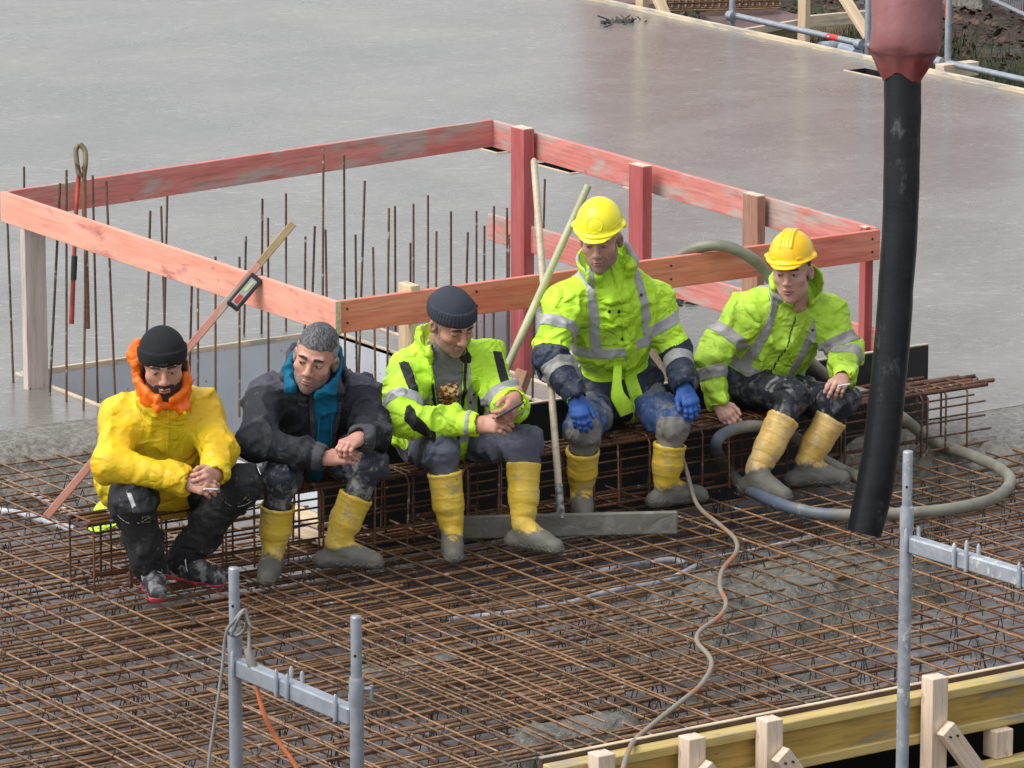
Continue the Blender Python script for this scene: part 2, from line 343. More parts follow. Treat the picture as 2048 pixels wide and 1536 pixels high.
tag(mb.build('grass', M['grass'], origin=(0, 0, 0)), kind='stuff')

# ------------------------------------------------------------------ rebar mats
def barmesh(nm, r, seed, n=5, segs=14):
    g = np.random.default_rng(seed); t = np.linspace(0, 1, segs+1); a, b_, c = g.normal(0, .004, 3), g.normal(0, .0025, 3), g.random(3)*6
    P = np.stack([t-.5, sum(a[i]*np.sin((i+1)*3.1*t+c[i]) for i in range(3)), sum(b_[i]*np.sin((i+1)*3.1*t+c[i]) for i in range(3))*.6], 1)
    V, F = tubeVF(P, r, n, True, up=[0, 0, 1]); me = bpy.data.meshes.new(nm); me.from_pydata([tuple(v) for v in V], [], F); me.polygons.foreach_set('use_smooth', [True]*len(me.polygons)); me.update(); return me
BM = {}
def bars(root, along, p, x0, x1, z, r, mat, lj=.05, rj=.004, name='bar'):
    """one straight bar: along 'x' at y=p or along 'y' at x=p"""
    k = (r, mat.name, int(rng.integers(4)))
    if k not in BM: me = barmesh('bar', r, hash(k[2])+int(r*1e4)); me.materials.append(mat); BM[k] = me
    a = x0 + rng.normal(0, lj); c = x1 + rng.normal(0, lj); L = c-a
    loc = ((a+c)/2, p, z) if along == 'x' else (p, (a+c)/2, z)
    return inst(name, BM[k], loc, root, (0, 0, (0 if along == 'x' else math.pi/2) + rng.normal(0, rj)), (L, 1, 1))
def mat_thing(label, x0, x1, y0, y1, z, sx=.15, sy=.15, r=.0052, m=None, group='welded rebar mats', off=0, name='rebar_mat'):
    t = thing(name, ((x0+x1)/2, (y0+y1)/2, z), label, 'rebar mat', group); m = m or M['rust']
    x = x0+.03+off
    while sx and x < x1: bars(t, 'y', x+rng.normal(0, .004), y0, y1, z, r, m, .01, .002); x += sx
    y = y0+.03+off
    while sy and y < y1: bars(t, 'x', y+rng.normal(0, .004), x0, x1, z-r*2, r, m, .01, .002); y += sy
    return t
mat_thing('upper welded rusty rebar mat at the left, under the feet of the man in yellow', 7.3, 10.25, 14.72, 20.3, -.006)
mat_thing('upper welded rusty rebar mat in the middle, under the black-capped men in yellow boots', 10.1, 12.55, 14.72, 18.16, -.016)
mat_thing('upper welded rusty rebar mat at the right, under the big hose loop', 12.45, 17.2, 14.72, 17.7, -.008)
mat_thing('upper rusty rebar mat behind the left end of the cage near fresh concrete', 10.2, 11.2, 18.0, 20.2, -.016)
mat_thing('lower rusty rebar mat close to the deck at the left', 7.4, 10.6, 14.75, 20.0, -.15, off=.07, m=M['rust2'])
mat_thing('lower rusty rebar mat close to the deck in the middle', 10.5, 12.7, 14.75, 18.1, -.155, off=.05, m=M['rust2'])
mat_thing('lower rusty rebar mat close to the deck at the right', 12.6, 17.2, 14.75, 17.6, -.15, off=.06, m=M['rust2'])
def layer(label, rows, r, m, group='loose rebar layers'):
    t = thing('rebar_layer', (rows[0][1], rows[0][0], rows[0][3]), label, 'rebar', group)
    for y, x0, x1, z in rows: bars(t, 'x', y, x0, x1, z, r, m, .05, .006)
    return t
rows = [(14.85+.085*i+rng.normal(0, .012), 7.0+rng.random()*.6, 10.9+rng.normal(0, .25), -.026-.02*(i % 2)) for i in range(46)]
layer('dense layer of thick rusty bars beneath the left mat, running left to right', rows, .0075, M['rust'])
rows = [(14.86+.095*i+rng.normal(0, .012), 9.6+rng.random()*.8, 11.95+rng.normal(0, .3)-.012*i, -.036-.02*(i % 2)) for i in range(24)]
layer('thick rusty bars ending staggered near the thin hose in the front middle', rows, .008, M['rust'])
rows = [(17.15+.11*i+rng.normal(0, .01), 9.8, 12.7+rng.normal(0, .3), -.03) for i in range(9)]
layer('thick rusty bars just in front of the long cage', rows, .007, M['rust2'])
rows = [(14.9+.16*i+rng.normal(0, .02), 12.7+rng.random()*.5, 17.0, -.034) for i in range(17)]
layer('thick rusty bars under the right mat below the black tube', rows, .006, M['rust'])
t = thing('rebar_layer', (9.6, 15.6, 0), 'short rusty bars laid away from the camera between the two left scaffold posts', 'rebar', 'loose rebar layers')
for i in range(24): bars(t, 'y', 8.55+.12*i+rng.normal(0, .02), 14.8+rng.random()*.2, 16.6+rng.normal(0, .25), -.002, .0042, M['rust'], .05, .006)
# wire chairs holding the upper mats
mb = MB()
for i in range(560):
    x = 7.5+rng.random()*8.8; y = 14.75+rng.random()*3.2
    if i > 470: x = 7.8+rng.random()*3; y = 17.9+rng.random()*2
    a = rng.normal(0, .4)+.4; w = .05+.02*rng.random(); dx, dy = w*math.cos(a), w*math.sin(a)
    for s in (-1, 1):
        V, F = tubeVF([(x, y, -.03), (x+s*dx, y+s*dy, -.2)], .0028, 3, False); mb.add(V, F)
tag(mb.build('wire_spacers', M['wire'], origin=(0, 0, 0)), kind='stuff')
# tie wires twisted round crossings
mb = MB()
for i in range(1300):
    x = 7.48+.15*int(rng.random()*58)+rng.normal(0, .01); y = 14.77+.15*int(rng.random()*21)+rng.normal(0, .01); a = rng.random()*3.14; c_, s_ = math.cos(a), math.sin(a)
    P_ = [(x-.013*c_, y-.013*s_, -.012), (x-.004*c_, y-.004*s_, .002), (x+.006*c_, y+.006*s_, .0), (x+.016*c_, y+.016*s_, .012+.01*rng.random())]
    V, F = tubeVF(P_, .0022, 3, False); mb.add(V, F)
tag(mb.build('tie_wires', M['wire'], origin=(0, 0, 0)), kind='stuff')
# fresh concrete spilled under the bars
def blob(cx, cy, rx, ry, h, seed, step=.02, ang=0):
    def fn(X, Y):
        u, v = X-cx, Y-cy; c, s = math.cos(ang), math.sin(ang); u, v = u*c+v*s, -u*s+v*c
        P = np.stack([X, Y, 0*X], -1); d = np.sqrt((u/rx)**2+(v/ry)**2) + .7*(fbm(P*4, 3, seed)-.5)
        return -.215 + h*ss(1.15-d, 0, .75) + lumps(X, Y, 14, seed)*.035*ss(1.2-d, 0, .4)
    R = max(rx, ry)*1.5; return tag(field('spilled_concrete', cx-R, cx+R, cy-R, cy+R, step, fn, M['spill']), kind='structure')
c = at(1560, 1160, -.05); blob(c[0], c[1], 1.0, .45, .185, 3, ang=.15)
c = at(1190, 1480, -.05); blob(c[0], c[1]+.12, .45, .22, .2, 4)
c = at(820, 1340, -.05); blob(c[0], c[1], .40, .20, .185, 6)
c = at(330, 1170, -.05); blob(c[0], c[1], .35, .25, .06, 7)
c = at(60, 900, -.05); blob(c[0], c[1]+.2, .8, .5, .12, 11)
# conduits between the mats
def pipe(pts, r, label, m='white', z=-.15, **k):
    o = tube('conduit', [at(x, y, z) for x, y in pts], r, M[m], n=10, sp=6); return tag(o, label, 'pipe', 'conduits between the mats')
pipe([(900, 1240), (1100, 1215), (1230, 1180), (1330, 1162), (1420, 1120), (1500, 1104), (1620, 1075)], .014, 'white conduit running through the mats from the middle towards the big black tube')
pipe([(1140, 1162), (1250, 1130), (1340, 1120), (1370, 1128)], .016, 'short pale conduit in the mats to the right below the screed board')
pipe([(0, 965), (60, 985), (110, 1012), (160, 1035)], .016, 'white conduit under the mats at the far left behind the leaning lath')
pipe([(0, 1022), (50, 1030), (150, 1060)], .018, 'white conduit at the left edge, the lower of two behind the lath')
pipe([(470, 1110), (560, 1122), (640, 1112), (700, 1120)], .014, 'white conduit under the mats below the boots of the man in the teal hood')

# ------------------------------------------------------------------ the long cage the men sit on
CY0, CY1, CX0, CX1, CZ = 17.75, 17.96, 9.56, 14.47, .315
cage = thing('rebar_cage', (12, 17.85, 0), 'long rusty rebar cage under the seated men in front of the black panel', 'rebar cage')
def ribbed(name, p0, p1, r, m, parent, rib=.014):
    p0 = np.array(p0); p1 = np.array(p1); L = np.linalg.norm(p1-p0); n = int(L/rib*2); t = np.linspace(0, 1, n)
    P = p0+(p1-p0)*t[:, None]; P[:, 2] += .003*np.sin(t*9); return tube(name, P, r*np.where(np.arange(n) % 2, 1.0, .82), m, parent, n=6)
for y, z in ((CY0+.02, CZ-.012), (CY0+.075, CZ-.012), (CY0+.13, CZ-.012), (CY1-.02, CZ-.012)):
    ribbed('main_bar', (CX0-.02+rng.random()*.05, y, z), (CX1+rng.random()*.12, y, z), .0125, M['rustc'], cage)
for y, z, r in ((CY0+.012, .02, .007), (CY0+.012, .085, .005), (CY0+.012, .155, .005), (CY0+.012, .225, .005), (CY1-.012, .02, .007), (CY1-.012, .12, .005), (CY1-.012, .21, .005)):
    tube('side_bar', [(CX0, y, z), (12, y, z-.004), (CX1+rng.random()*.1, y, z)], r, M['rustc'], cage, n=6)
sP = []
for (y, z) in ((CY0, .0), (CY0, CZ-.03), (CY0+.03, CZ), (CY1-.03, CZ), (CY1, CZ-.03), (CY1, .0)): sP.append((0, y-17.85, z))
V, F = tubeVF(np.array(sP), .0055, 6, up=[1, 0, 0]); stir = bpy.data.meshes.new('stirrup'); stir.from_pydata([tuple(v) for v in V], [], F); stir.polygons.foreach_set('use_smooth', [True]*len(stir.polygons)); stir.materials.append(M['rustc'])
x = CX0+.01; k = 0
while x < CX1:
    inst('stirrup', stir, (x, 17.85, 0), cage, (rng.normal(0, .04), 0, rng.normal(0, .05)))
    if k % 3 == 1: inst('stirrup', stir, (x+.03, 17.85, 0), cage, (0, 0, rng.normal(0, .05)))
    x += .14+rng.random()*.04; k += 1
# second, shorter cage lying behind it, to the left of the panel
cage2 = thing('rebar_cage', (13.6, 18.08, 0), 'bundle of thick rusty bars lying behind the right end of the long cage', 'rebar bundle')
for i, y in enumerate((18.0, 18.04, 18.08, 18.12)): ribbed('main_bar', (12.6, y, .27+.012*(i % 2)), (14.62-.08*i, y, .27+.012*(i % 2)), .012, M['rustc'], cage2)

# black panel behind the cage
t = thing('formwork_panel', (12.7, 18.2, 0), 'black film faced panel standing behind the cage at the shaft edge', 'formwork panel')
board('panel_sheet', (10.98, 18.215, .11), (14.48, 18.215, .11), .021, .62, M['filmply'], t)
board('panel_edge', (10.98, 18.215, .425), (14.48, 18.215, .425), .021, .006, M['edge'], t, bev=0)
for x in (11.4, 12.3, 13.3): board('panel_stud', (x, 18.26, -.2), (x, 18.26, .40), .08, .05, M['pine'], t, up=(0, 1, 0))

# ------------------------------------------------------------------ red and white timber guard rail round the shaft
g = thing('guard_rail', (12.7, 20.0, 0), 'timber guard rail painted orange red round the shaft behind the men', 'guard rail')
def rail(a, c, m, w=.15, th=.028, label=None, up=(0, 0, 1)):
    o = board('rail', a, c, th, w, M[m], g, up)
    if label: o['label'] = label
    return o
A = at(667, 636, .93); B = at(6, 412, .93); C = at(984, 268, .93); D = at(1762, 490, .93)
rail((11.163, 18.325, .93), (14.25, 18.325, .93), 'redfront', .15, label='front rail of bright orange red board')
board('end_grain', (11.146, 18.2985, .93), (11.146, 18.3025, .93), .029, .156, M['edge'], g, bev=0)
rail((11.146, 18.303, .93), (11.150, 21.57, .93), 'redlit', .155, label='left rail of salmon painted board, coloured pale as brightly lit')
rail((11.167, 21.575, .93), (14.40, 22.0, .935), 'redback', .15, label='far rail of worn red board with bare patches')
rail((14.415, 21.995, .93), (14.265, 18.36, .93), 'redback', .15, label='right rail of blotchy pink and white board')
rail((14.36, atx(980, 428, 14.36)[1], .42), (14.28, 18.36, .42), 'redback', .15, label='lower rail of red board on the right side')
def post(px, x, y, zb, zt, w, d, m, label=None):
    o = board('post', (x, y, zb), (x, y, zt), d, w, M[m], g, up=(1, 0, 0)); board('end_grain', (x, y, zt+.0005), (x, y, zt+.0045), d*.96, w*.97, M['pinepale'], g, up=(1, 0, 0), bev=0)
    if label: o['label'] = label
    return o
def postx(pxl, pxr, ytop, ybot, X, w, m, label):
    p = atx((pxl+pxr)/2, ytop, X); q = atx((pxl+pxr)/2, ybot, X); y = p[1]
    return post(0, X, y, q[2], p[2], .05, w, m, label)
board('post', (11.20, 21.35, -.05), (11.20, 21.35, .92), .05, .12, M['pinkpost'], g, up=(1, 0, 0))['label'] = 'pale washed out corner post at the far left'
post(0, 14.325, atx(1045, 500, 14.325)[1], -1.3, 1.03, .07, .13, 'redpost', 'tall dark red post in the middle behind the men')
post(0, 14.24, atx(1280, 500, 14.24)[1], -.12, 1.02, .06, .13, 'redpost', 'red post with a whitish foot behind the yellow helmet')
post(0, 14.24, atx(1508, 430, 14.24)[1], .0, 1.02, .05, .13, 'brownpost', 'brownish bare post on the right rail')
post(0, 14.25, 18.42, 0, 1.0, .05, .05, 'redpost', 'slim red corner post next to the black tube')
post(0, 14.34, 18.32, 0, 1.0, .05, .05, 'redfront', 'second slim red corner post next to the black tube')
q_ = aty(818, 567, 18.37); o = board('post', (q_[0], 18.37, -.1), (q_[0], 18.37, q_[2]), .05, .11, M['pine'], g, up=(0, 1, 0)); o['label'] = 'raw pine post behind the front rail above the grey knitted hat'
o = board('post', (12.75, 18.7, -.1), (12.72, 18.5, .70), .05, .14, M['pinepale'], g, up=(0, 1, 0)); o['label'] = 'short raw pine stub under the front rail'
p = aty(1290, 700, 18.32); o = board('brace', (p[0]+.03, 18.36, .62), (p[0]+.42, 18.38, .0), .04, .12, M['pinepale'], g, up=(0, -1, 0)); o['label'] = 'pale pine brace behind the man with blue gloves'
p = at(760, 800, .25); o = board('brace', (p[0]-.05, 18.34, .0), (p[0]+.2, 18.34, .55), .04, .09, M['brownpost'], g, up=(0, -1, 0))
# nails' heads on the front boards
nb = MB()
for x, y in ((11.9, 18.311), (14.2, 18.311), (13.6, 18.311), (13.0, 18.311), (11.2, 18.311)):
    for dz in (-.03, .035): V, F = tubeVF([(x, y, .93+dz), (x, y-.004, .93+dz)], .006, 6); nb.add(V, F)
nb.build('nail', M['wire'], g)

# ------------------------------------------------------------------ starter bars
sb = bpy.data.meshes.new('starter'); V, F = tubeVF(np.array([(0, 0, t) for t in np.linspace(0, 1, 5)]), .0068, 6); sb.from_pydata([tuple(v) for v in V], [], F); sb.polygons.foreach_set('use_smooth', [True]*len(sb.polygons)); sb.materials.append(M['rustp'])
ST = [(12, 368, 27, 774), (48, 324, 50, 640), (59, 485, 60, 787), (121, 353, 99, 799), (133, 326, 133, 812), (172, 453, 167, 829), (185, 337, 196, 818), (212, 347, 231, 812),
 (301, 412, 292, 730), (322, 403, 331, 716), (335, 378, 327, 720), (384, 560, 380, 715), (396, 570, 396, 722), (431, 505, 431, 770), (479, 505, 479, 775), (492, 466, 488, 681), (525, 389, 523, 675), (536, 427, 537, 697), (572, 378, 572, 670), (611, 466, 609, 680), (630, 445, 622, 680), (647, 287, 645, 700), (651, 451, 655, 700), (688, 299, 690, 705), (711, 462, 713, 700),
 (730, 351, 719, 705), (746, 487, 750, 720), (778, 407, 775, 712), (790, 405, 791, 650), (821, 480, 821, 640), (827, 400, 827, 650), (856, 382, 856, 660), (873, 456, 872, 660), (902, 415, 902, 670), (936, 457, 930, 680), (953, 414, 953, 655), (969, 444, 968, 680), (988, 404, 987, 670), (1014, 407, 1015, 703), (1018, 462, 1017, 705), (1090, 351, 1084, 575), (1067, 560, 1065, 808)]
for i, (x0, y0, x1, y1) in enumerate(ST):
    b0 = at(x1, y1, 0.0); b0[2] = -.15
    k = (at(x1, y1, 0.0)-CAM)@Fv; tp = atk(x0, y0, k); d = tp-at(x1, y1, 0.0)
    d = d/d[2]; b0 = at(x1, y1, 0)-d*.15; L = tp[2]+.15
    ORD = 'first second third fourth fifth sixth seventh eighth ninth tenth eleventh twelfth thirteenth fourteenth fifteenth sixteenth seventeenth eighteenth nineteenth twentieth twenty-first twenty-second twenty-third twenty-fourth'.split()
    hh_ = 'tall' if L > 1.0 else 'short' if L < .72 else 'mid-height'
    if x1 < 240: lb, gr = '%s rusty starter bar, %s from the left at the left rail corner' % (hh_, ORD[i]), 'starter bars at the left corner'
    elif x1 < 600: lb, gr = '%s rusty starter bar, %s from the left along the far shaft edge' % (hh_, ORD[i-8]), 'starter bars along the far shaft edge'
    else: lb, gr = '%s rusty starter bar, %s from the left behind the orange front rail' % (hh_, ORD[i-19]), 'starter bars behind the front rail'
    o = inst('starter_bar', sb, b0, None, None, (1, 1, L)); o.rotation_mode = 'QUATERNION'; o.rotation_quaternion = Vector(d.tolist()).to_track_quat('Z', 'X'); tag(o, lb, 'rebar', gr)

# ------------------------------------------------------------------ tools around the shaft
# lath leaning on the left rail, spirit level hanging on it
p0 = at(92, 1035, 0.01); p1 = at(586, 447, 1.22)
# keep it resting on the rail top: slide the upper end so that it crosses x=11.14 at z=1.0
k1 = (p0-CAM)@Fv; best = None
for k in np.linspace(k1-1.5, k1+2.5, 400):
    q = atk(586, 447, k); s = (11.12-p0[0])/(q[0]-p0[0]) if abs(q[0]-p0[0]) > 1e-3 else 9
    if 0 < s < 1:
        z = p0[2]+s*(q[2]-p0[2])
        if best is None or abs(z-1.03) < best[0]: best = (abs(z-1.03), q)
LT = best[1]
M['lathm'] = wood('lath_paint', (.42, .17, .12), (.52, .25, .19), .6, (.45, .33, .26), (.56, .66), 5, .2)
t = thing('lath', p0, 'long thin pink painted lath leaning over the left rail behind the man in yellow', 'lath')
d = nrm(LT-p0); L = np.linalg.norm(LT-p0); side = nrm(np.cross(d, Fv))
board('lath_body', p0, p0+d*L*.86, .036, .024, M['lathm'], t, up=-Fv); board('bare_end', p0+d*L*.86, LT, .0358, .0238, wood('lath_bare', (.34, .25, .12), (.42, .32, .17)), t, up=-Fv)
lc = p0 + d*np.linalg.norm(aty(489, 585, p0[1]+.1)-p0)*0
s = min(np.linspace(.3, .95, 200), key=lambda s_: abs((lambda q: 1024+FPX*((q-CAM)@rt)/((q-CAM)@Fv))(p0+d*L*s_)-480)); c = p0+d*L*s + side*.055*(1 if side@(-UP) > -9 else -1)
c = atk(489, 584, (p0+d*L*s-CAM)@Fv-.03)
lv = thing('spirit_level', c, 'short black spirit level resting on the left rail against the lath', 'spirit level')
a, e = c-d*.095, c+d*.095; mblk = plain('level_black', (.02, .02, .022), .35); mgl = plain('level_window', (.35, .37, .36), .2, bump=0); mrd = plain('level_red', (.5, .05, .04), .35, bump=0)
sd = nrm(np.cross(d, Fv)); nf = -Fv
board('body', a, e, .066, .034, mblk, lv, up=nf, bev=.006)
board('face_plate', a+d*.02+nf*.0175, e-d*.02+nf*.0175, .034, .004, mgl, lv, up=nf, bev=.001)
board('red_panel', a+d*.028+nf*.020, a+d*.075+nf*.020, .022, .004, mrd, lv, up=nf, bev=.001)
board('vial', a+d*.10+nf*.020, a+d*.16+nf*.020, .014, .006, plain('vial', (.5, .6, .3), .1, bump=0), lv, up=nf, bev=.001)
# bolt cutter hanging on the far rail
q0 = aty(160, 338, 21.5); q0 = q0.copy(); kk = (q0-CAM)@Fv
def KP(x, y, dk=0): return atk(x, y, kk+dk)
bc = thing('bolt_cutter', KP(150, 650), 'old bolt cutter with one red and one rusty arm hanging on the far rail', 'bolt cutter')
mr = M['rustc']; mred = plain('tool_red', (.42, .06, .04), .5, var=.4)
tube('handle', [KP(158, 345), KP(152, 430), KP(148, 520), KP(143, 648)], [.013, .011, .012, .014], mred, bc, sp=5)
tube('grip', [KP(149, 512, -.002), KP(147, 560, -.002)], .0165, mblk, bc)
tube('handle', [KP(168, 345, -.03), KP(169, 450, -.03), KP(172, 505, -.03), KP(174, 658, -.03)], [.013, .013, .012, .017], mr, bc, sp=5)['label'] = 'rusty brown arm of the bolt cutter'
mb = MB()
for pts in ([KP(158, 350, -.02), KP(153, 320, -.02), KP(152, 300, -.02), KP(158, 288, -.02)], [KP(168, 350, -.02), KP(171, 325, -.02), KP(170, 302, -.02), KP(160, 288, -.02)]):
    V, F = tubeVF(spline(pts, 5), .014, 8); mb.add(V, F)
mb.build('jaw', plain('jaw_steel', (.22, .18, .11), .5, .4), bc, True)
for x, y in ((155, 330), (167, 336), (161, 350)): tube('pivot_bolt', [KP(x, y, -.045), KP(x, y, .0)], .012, mr, bc)

# screed board with its handle, second handled tool
c0 = aty(925, 1052, 17.66); c1 = aty(1355, 1051, 17.20); cm = cloth('cement_coated', (.155, .15, .125), .6, (.25, .24, .21), (.5, .7), 9, bd=.006)
c0[2] = c1[2] = .055
sc = thing('screed', (c0+c1)/2*np.array([1, 1, 0]), 'cement crusted screed board with a long pale handle lying in front of the cage', 'screed')
board('blade', c0, c1, .028, .105, cm, sc, bev=.006)
hb = aty(1122, 1022, 17.45); hb[2] = .09
k0 = (hb-CAM)@Fv; topk = k0+.75; ht = atk(1068, 322, topk)
tube('handle', [hb, hb+(ht-hb)*.3, hb+(ht-hb)*.65, ht], .0165, M['ashw'], sc, n=12)
d = nrm(ht-hb); tube('socket', [hb-d*.01, hb+d*.16], .019, plain('socket_splashed', (.22, .22, .2), .5, .3, .7, 40), sc, n=12)
tube('handle_end', [ht-d*.002, ht+d*.012], [.0165, .009], M['ashw'], sc, n=12)
ht = aty(1176, 372, 18.12); hb = aty(1022, 716, 17.98); d = nrm(hb-ht); hb = hb+d*((.08-hb[2])/d[2])
sh = thing('rake', hb, 'rake with a greenish grey shaft leaning on the rail left of the lemon helmet', 'rake')
tube('handle', [ht, ht+(hb-ht)*.5, hb], .018, plain('handle_greenish', (.42, .42, .26), .5, var=.25, sc=3), sh, n=12)
mb = MB(); V, F = tubeVF([hb+[-.18, 0, 0], hb+[.18, 0, 0]], .012, 6); mb.add(V, F)
mb.build('rake_head', M['rustc'], sh)

# ------------------------------------------------------------------ hoses
hm = cloth('hose_rubber', (.075, .10, .14), .45, (.20, .19, .14), (.30, .50), 1.1, bd=.004)
P = [aty(1300, 620, 18.6), aty(1340, 535, 18.45), aty(1375, 503, 18.38), aty(1432, 490, 18.28), aty(1490, 508, 18.205), aty(1532, 545, 18.20), aty(1560, 600, 18.16), aty(1600, 700, 18.12), aty(1680, 770, 18.1), aty(1745, 795, 17.98), aty(1800, 832, 17.66),
     at(1868, 884, .02), at(1945, 912, .03), at(2003, 940, .03), at(2020, 966, .03), at(1985, 998, .03), at(1900, 1018, .03), at(1800, 1027, .03), at(1700, 1030, .03), at(1620, 1024, .03), at(1545, 1002, .03), at(1482, 968, .03), at(1445, 925, .04)]
P += [aty(1432, 888, 17.70), aty(1455, 864, 17.72), aty(1510, 852, 17.72), aty(1580, 868, 17.70), aty(1635, 912, 17.66), at(1690, 942, .035), at(1725, 958, .03)]
hb2 = NB('hose_rubber_smeared'); wo = hb2.co(world=True); fx = hb2.rampf(hb2.math('ADD', hb2.sep(wo, 0), hb2.math('MULTIPLY', hb2.noise(wo, 3, 4), .7)), 13.15, 13.5, 0, 1)
cc2 = hb2.mix(hb2.rampf(hb2.noise(wo, 7, 5), .35, .65), (.17, .165, .125), (.26, .25, .20)); blu = hb2.mix(hb2.rampf(hb2.noise(wo, 9, 5, .7), .56, .68), (.075, .105, .155), (.27, .27, .26)); hb2.bump(hb2.noise(wo, 60, 3), .3, .003)
hm = hb2.set(hb2.mix(fx, blu, cc2), .5)
o = tube('concrete_hose', P, .028, hm, n=14, sp=8); tag(o, 'thick cement smeared hose, blue grey at its loop, crossing the rail and mats', 'hose')
P = [aty(1362, 905, 17.72), aty(1374, 945, 17.6), at(1395, 1010, .02), at(1440, 1050, .02), at(1470, 1078, .02), at(1472, 1105, .02), at(1445, 1140, .02), at(1440, 1175, .02), at(1452, 1205, .02), at(1440, 1232, .02), at(1400, 1262, .02), at(1395, 1285, .02), at(1418, 1312, .02), at(1422, 1335, .02), at(1400, 1372, .02), at(1360, 1405, .02), at(1310, 1445, .02), at(1272, 1478, .02), at(1258, 1500, .05), at(1244, 1545, .04), at(1238, 1590, -.1)]
b = NB('cable_brown'); z = b.co(world=True); col = b.mix(b.rampf(b.noise(z, 4), .52, .62), (.27, .235, .185), (.36, .16, .08)); m_ = b.set(col, .5)
tag(tube('cable', P, .0105, m_, n=8, sp=8), 'thin brown air hose snaking from the cage over the mats to the front edge', 'hose')

# ------------------------------------------------------------------ the black drop tube with its red sleeve
KT = (aty(1735, 1040, 16.6)-CAM)@Fv
t = thing('concrete_drop_tube', atk(1733, 1060, KT), 'black rubber drop tube with a red sleeve hanging over the mats', 'drop tube')
cl = [(1805, 150), (1804, 300), (1800, 450), (1790, 600), (1778, 750), (1764, 880), (1747, 985), (1728, 1068)]
wd = [37.5, 37, 36.5, 36, 36, 37, 38, 35]
P = np.array([atk(x, y, KT) for x, y in cl]); P2 = spline(P, 10); R = np.interp(np.linspace(0, 7, len(P2)), range(8), np.array(wd)*KT/FPX)
Vn, F = tubeVF(P2, R, 32, caps=False); Vn = np.array(Vn); nn = fbm(Vn*9, 3, 5)-.5; cc = np.repeat(P2, 32, 0); Vn += (Vn-cc)*(nn*.10)[:, None]
b = NB('rubber_tube'); co = b.co(); wv = b.noise(b.co(scale=(1, 1, 4)), 7, 5); st = b.rampf(b.noise(b.co(scale=(1, 1, .45)), 8, 7, .75), .56, .74)
col = b.mix(b.math('MULTIPLY', st, .6), b.mix(b.noise(co, 4), (.005, .006, .008), (.014, .015, .018)), (.13, .14, .15)); pz = b.bump(wv, .2, .01); b.bump(b.noise(co, 40), .3, .003, pz); rubb = b.set(col, .34, 0, .22)
mesh('tube', Vn, F, rubb, t); i0 = P2[-1]; ax = nrm(P2[-1]-P2[-2])
V, F = tubeVF([i0, i0-ax*.02, i0-ax*.25], [R[-1]*.98, R[-1]*.8, R[-1]*.78], 32); mesh('tube_lining', V, F, M['black'], t)
prof = [(-700, 70), (-300, 72), (-60, 72), (60, 71), (98, 72), (110, 66), (122, 58), (138, 50), (150, 42), (158, 38)]
P = [atk(1813-(8 if y > 60 else 0)*(y-60)/90 if y > 60 else 1813, y, KT) for y, w in prof]; V, F = tubeVF(P, [w*KT/FPX for y, w in prof], 40, caps=False); V = np.array(V); cc = np.repeat(np.array(P), 40, 0)
rel = V-cc; an = np.arctan2(rel@Fv, rel@rt); low = ss(-(V[:, 2]), -2.25, -2.12); V = cc+rel*(1+.05*low*np.sin(an*9)+.03*(fbm(V*7, 3, 2)-.5)*2)[:, None]
V[:, 2] += .02*low*np.sin(an*3+1)
b = NB('red_sleeve'); co = b.co(); z = b.rampf(b.noise(co, 5, 5), .45, .6); col = b.mix(z, (.19, .025, .025), (.27, .07, .07))
gz = b.rampf(b.math('ADD', b.sep(b.n('ShaderNodeNewGeometry').outputs['Position'], 2), b.math('MULTIPLY', b.noise(co, 6, 4), .25)), 2.22, 2.30); col = b.mix(b.math('MULTIPLY', gz, .55), col, (.30, .15, .15)); b.bump(b.noise(co, 14, 4), .4, .01)
mesh('red_sleeve', V, F, b.set(col, .35), t)
V, F = tubeVF([P[4], P[4]-UP*.012], [P[4][2]*0+73*KT/FPX]*2, 40, caps=False); mesh('sleeve_strap', V, F, plain('strap_dark', (.10, .02, .02), .6), t)
# the bucket above the picture that carries it
V, F = tubeVF([P[0], P[0]+UP*.3, P[0]+UP*1.1, P[0]+UP*1.9], [.16, .2, .55, .6], 24); mesh('bucket', V, F, M['containerred'], t)

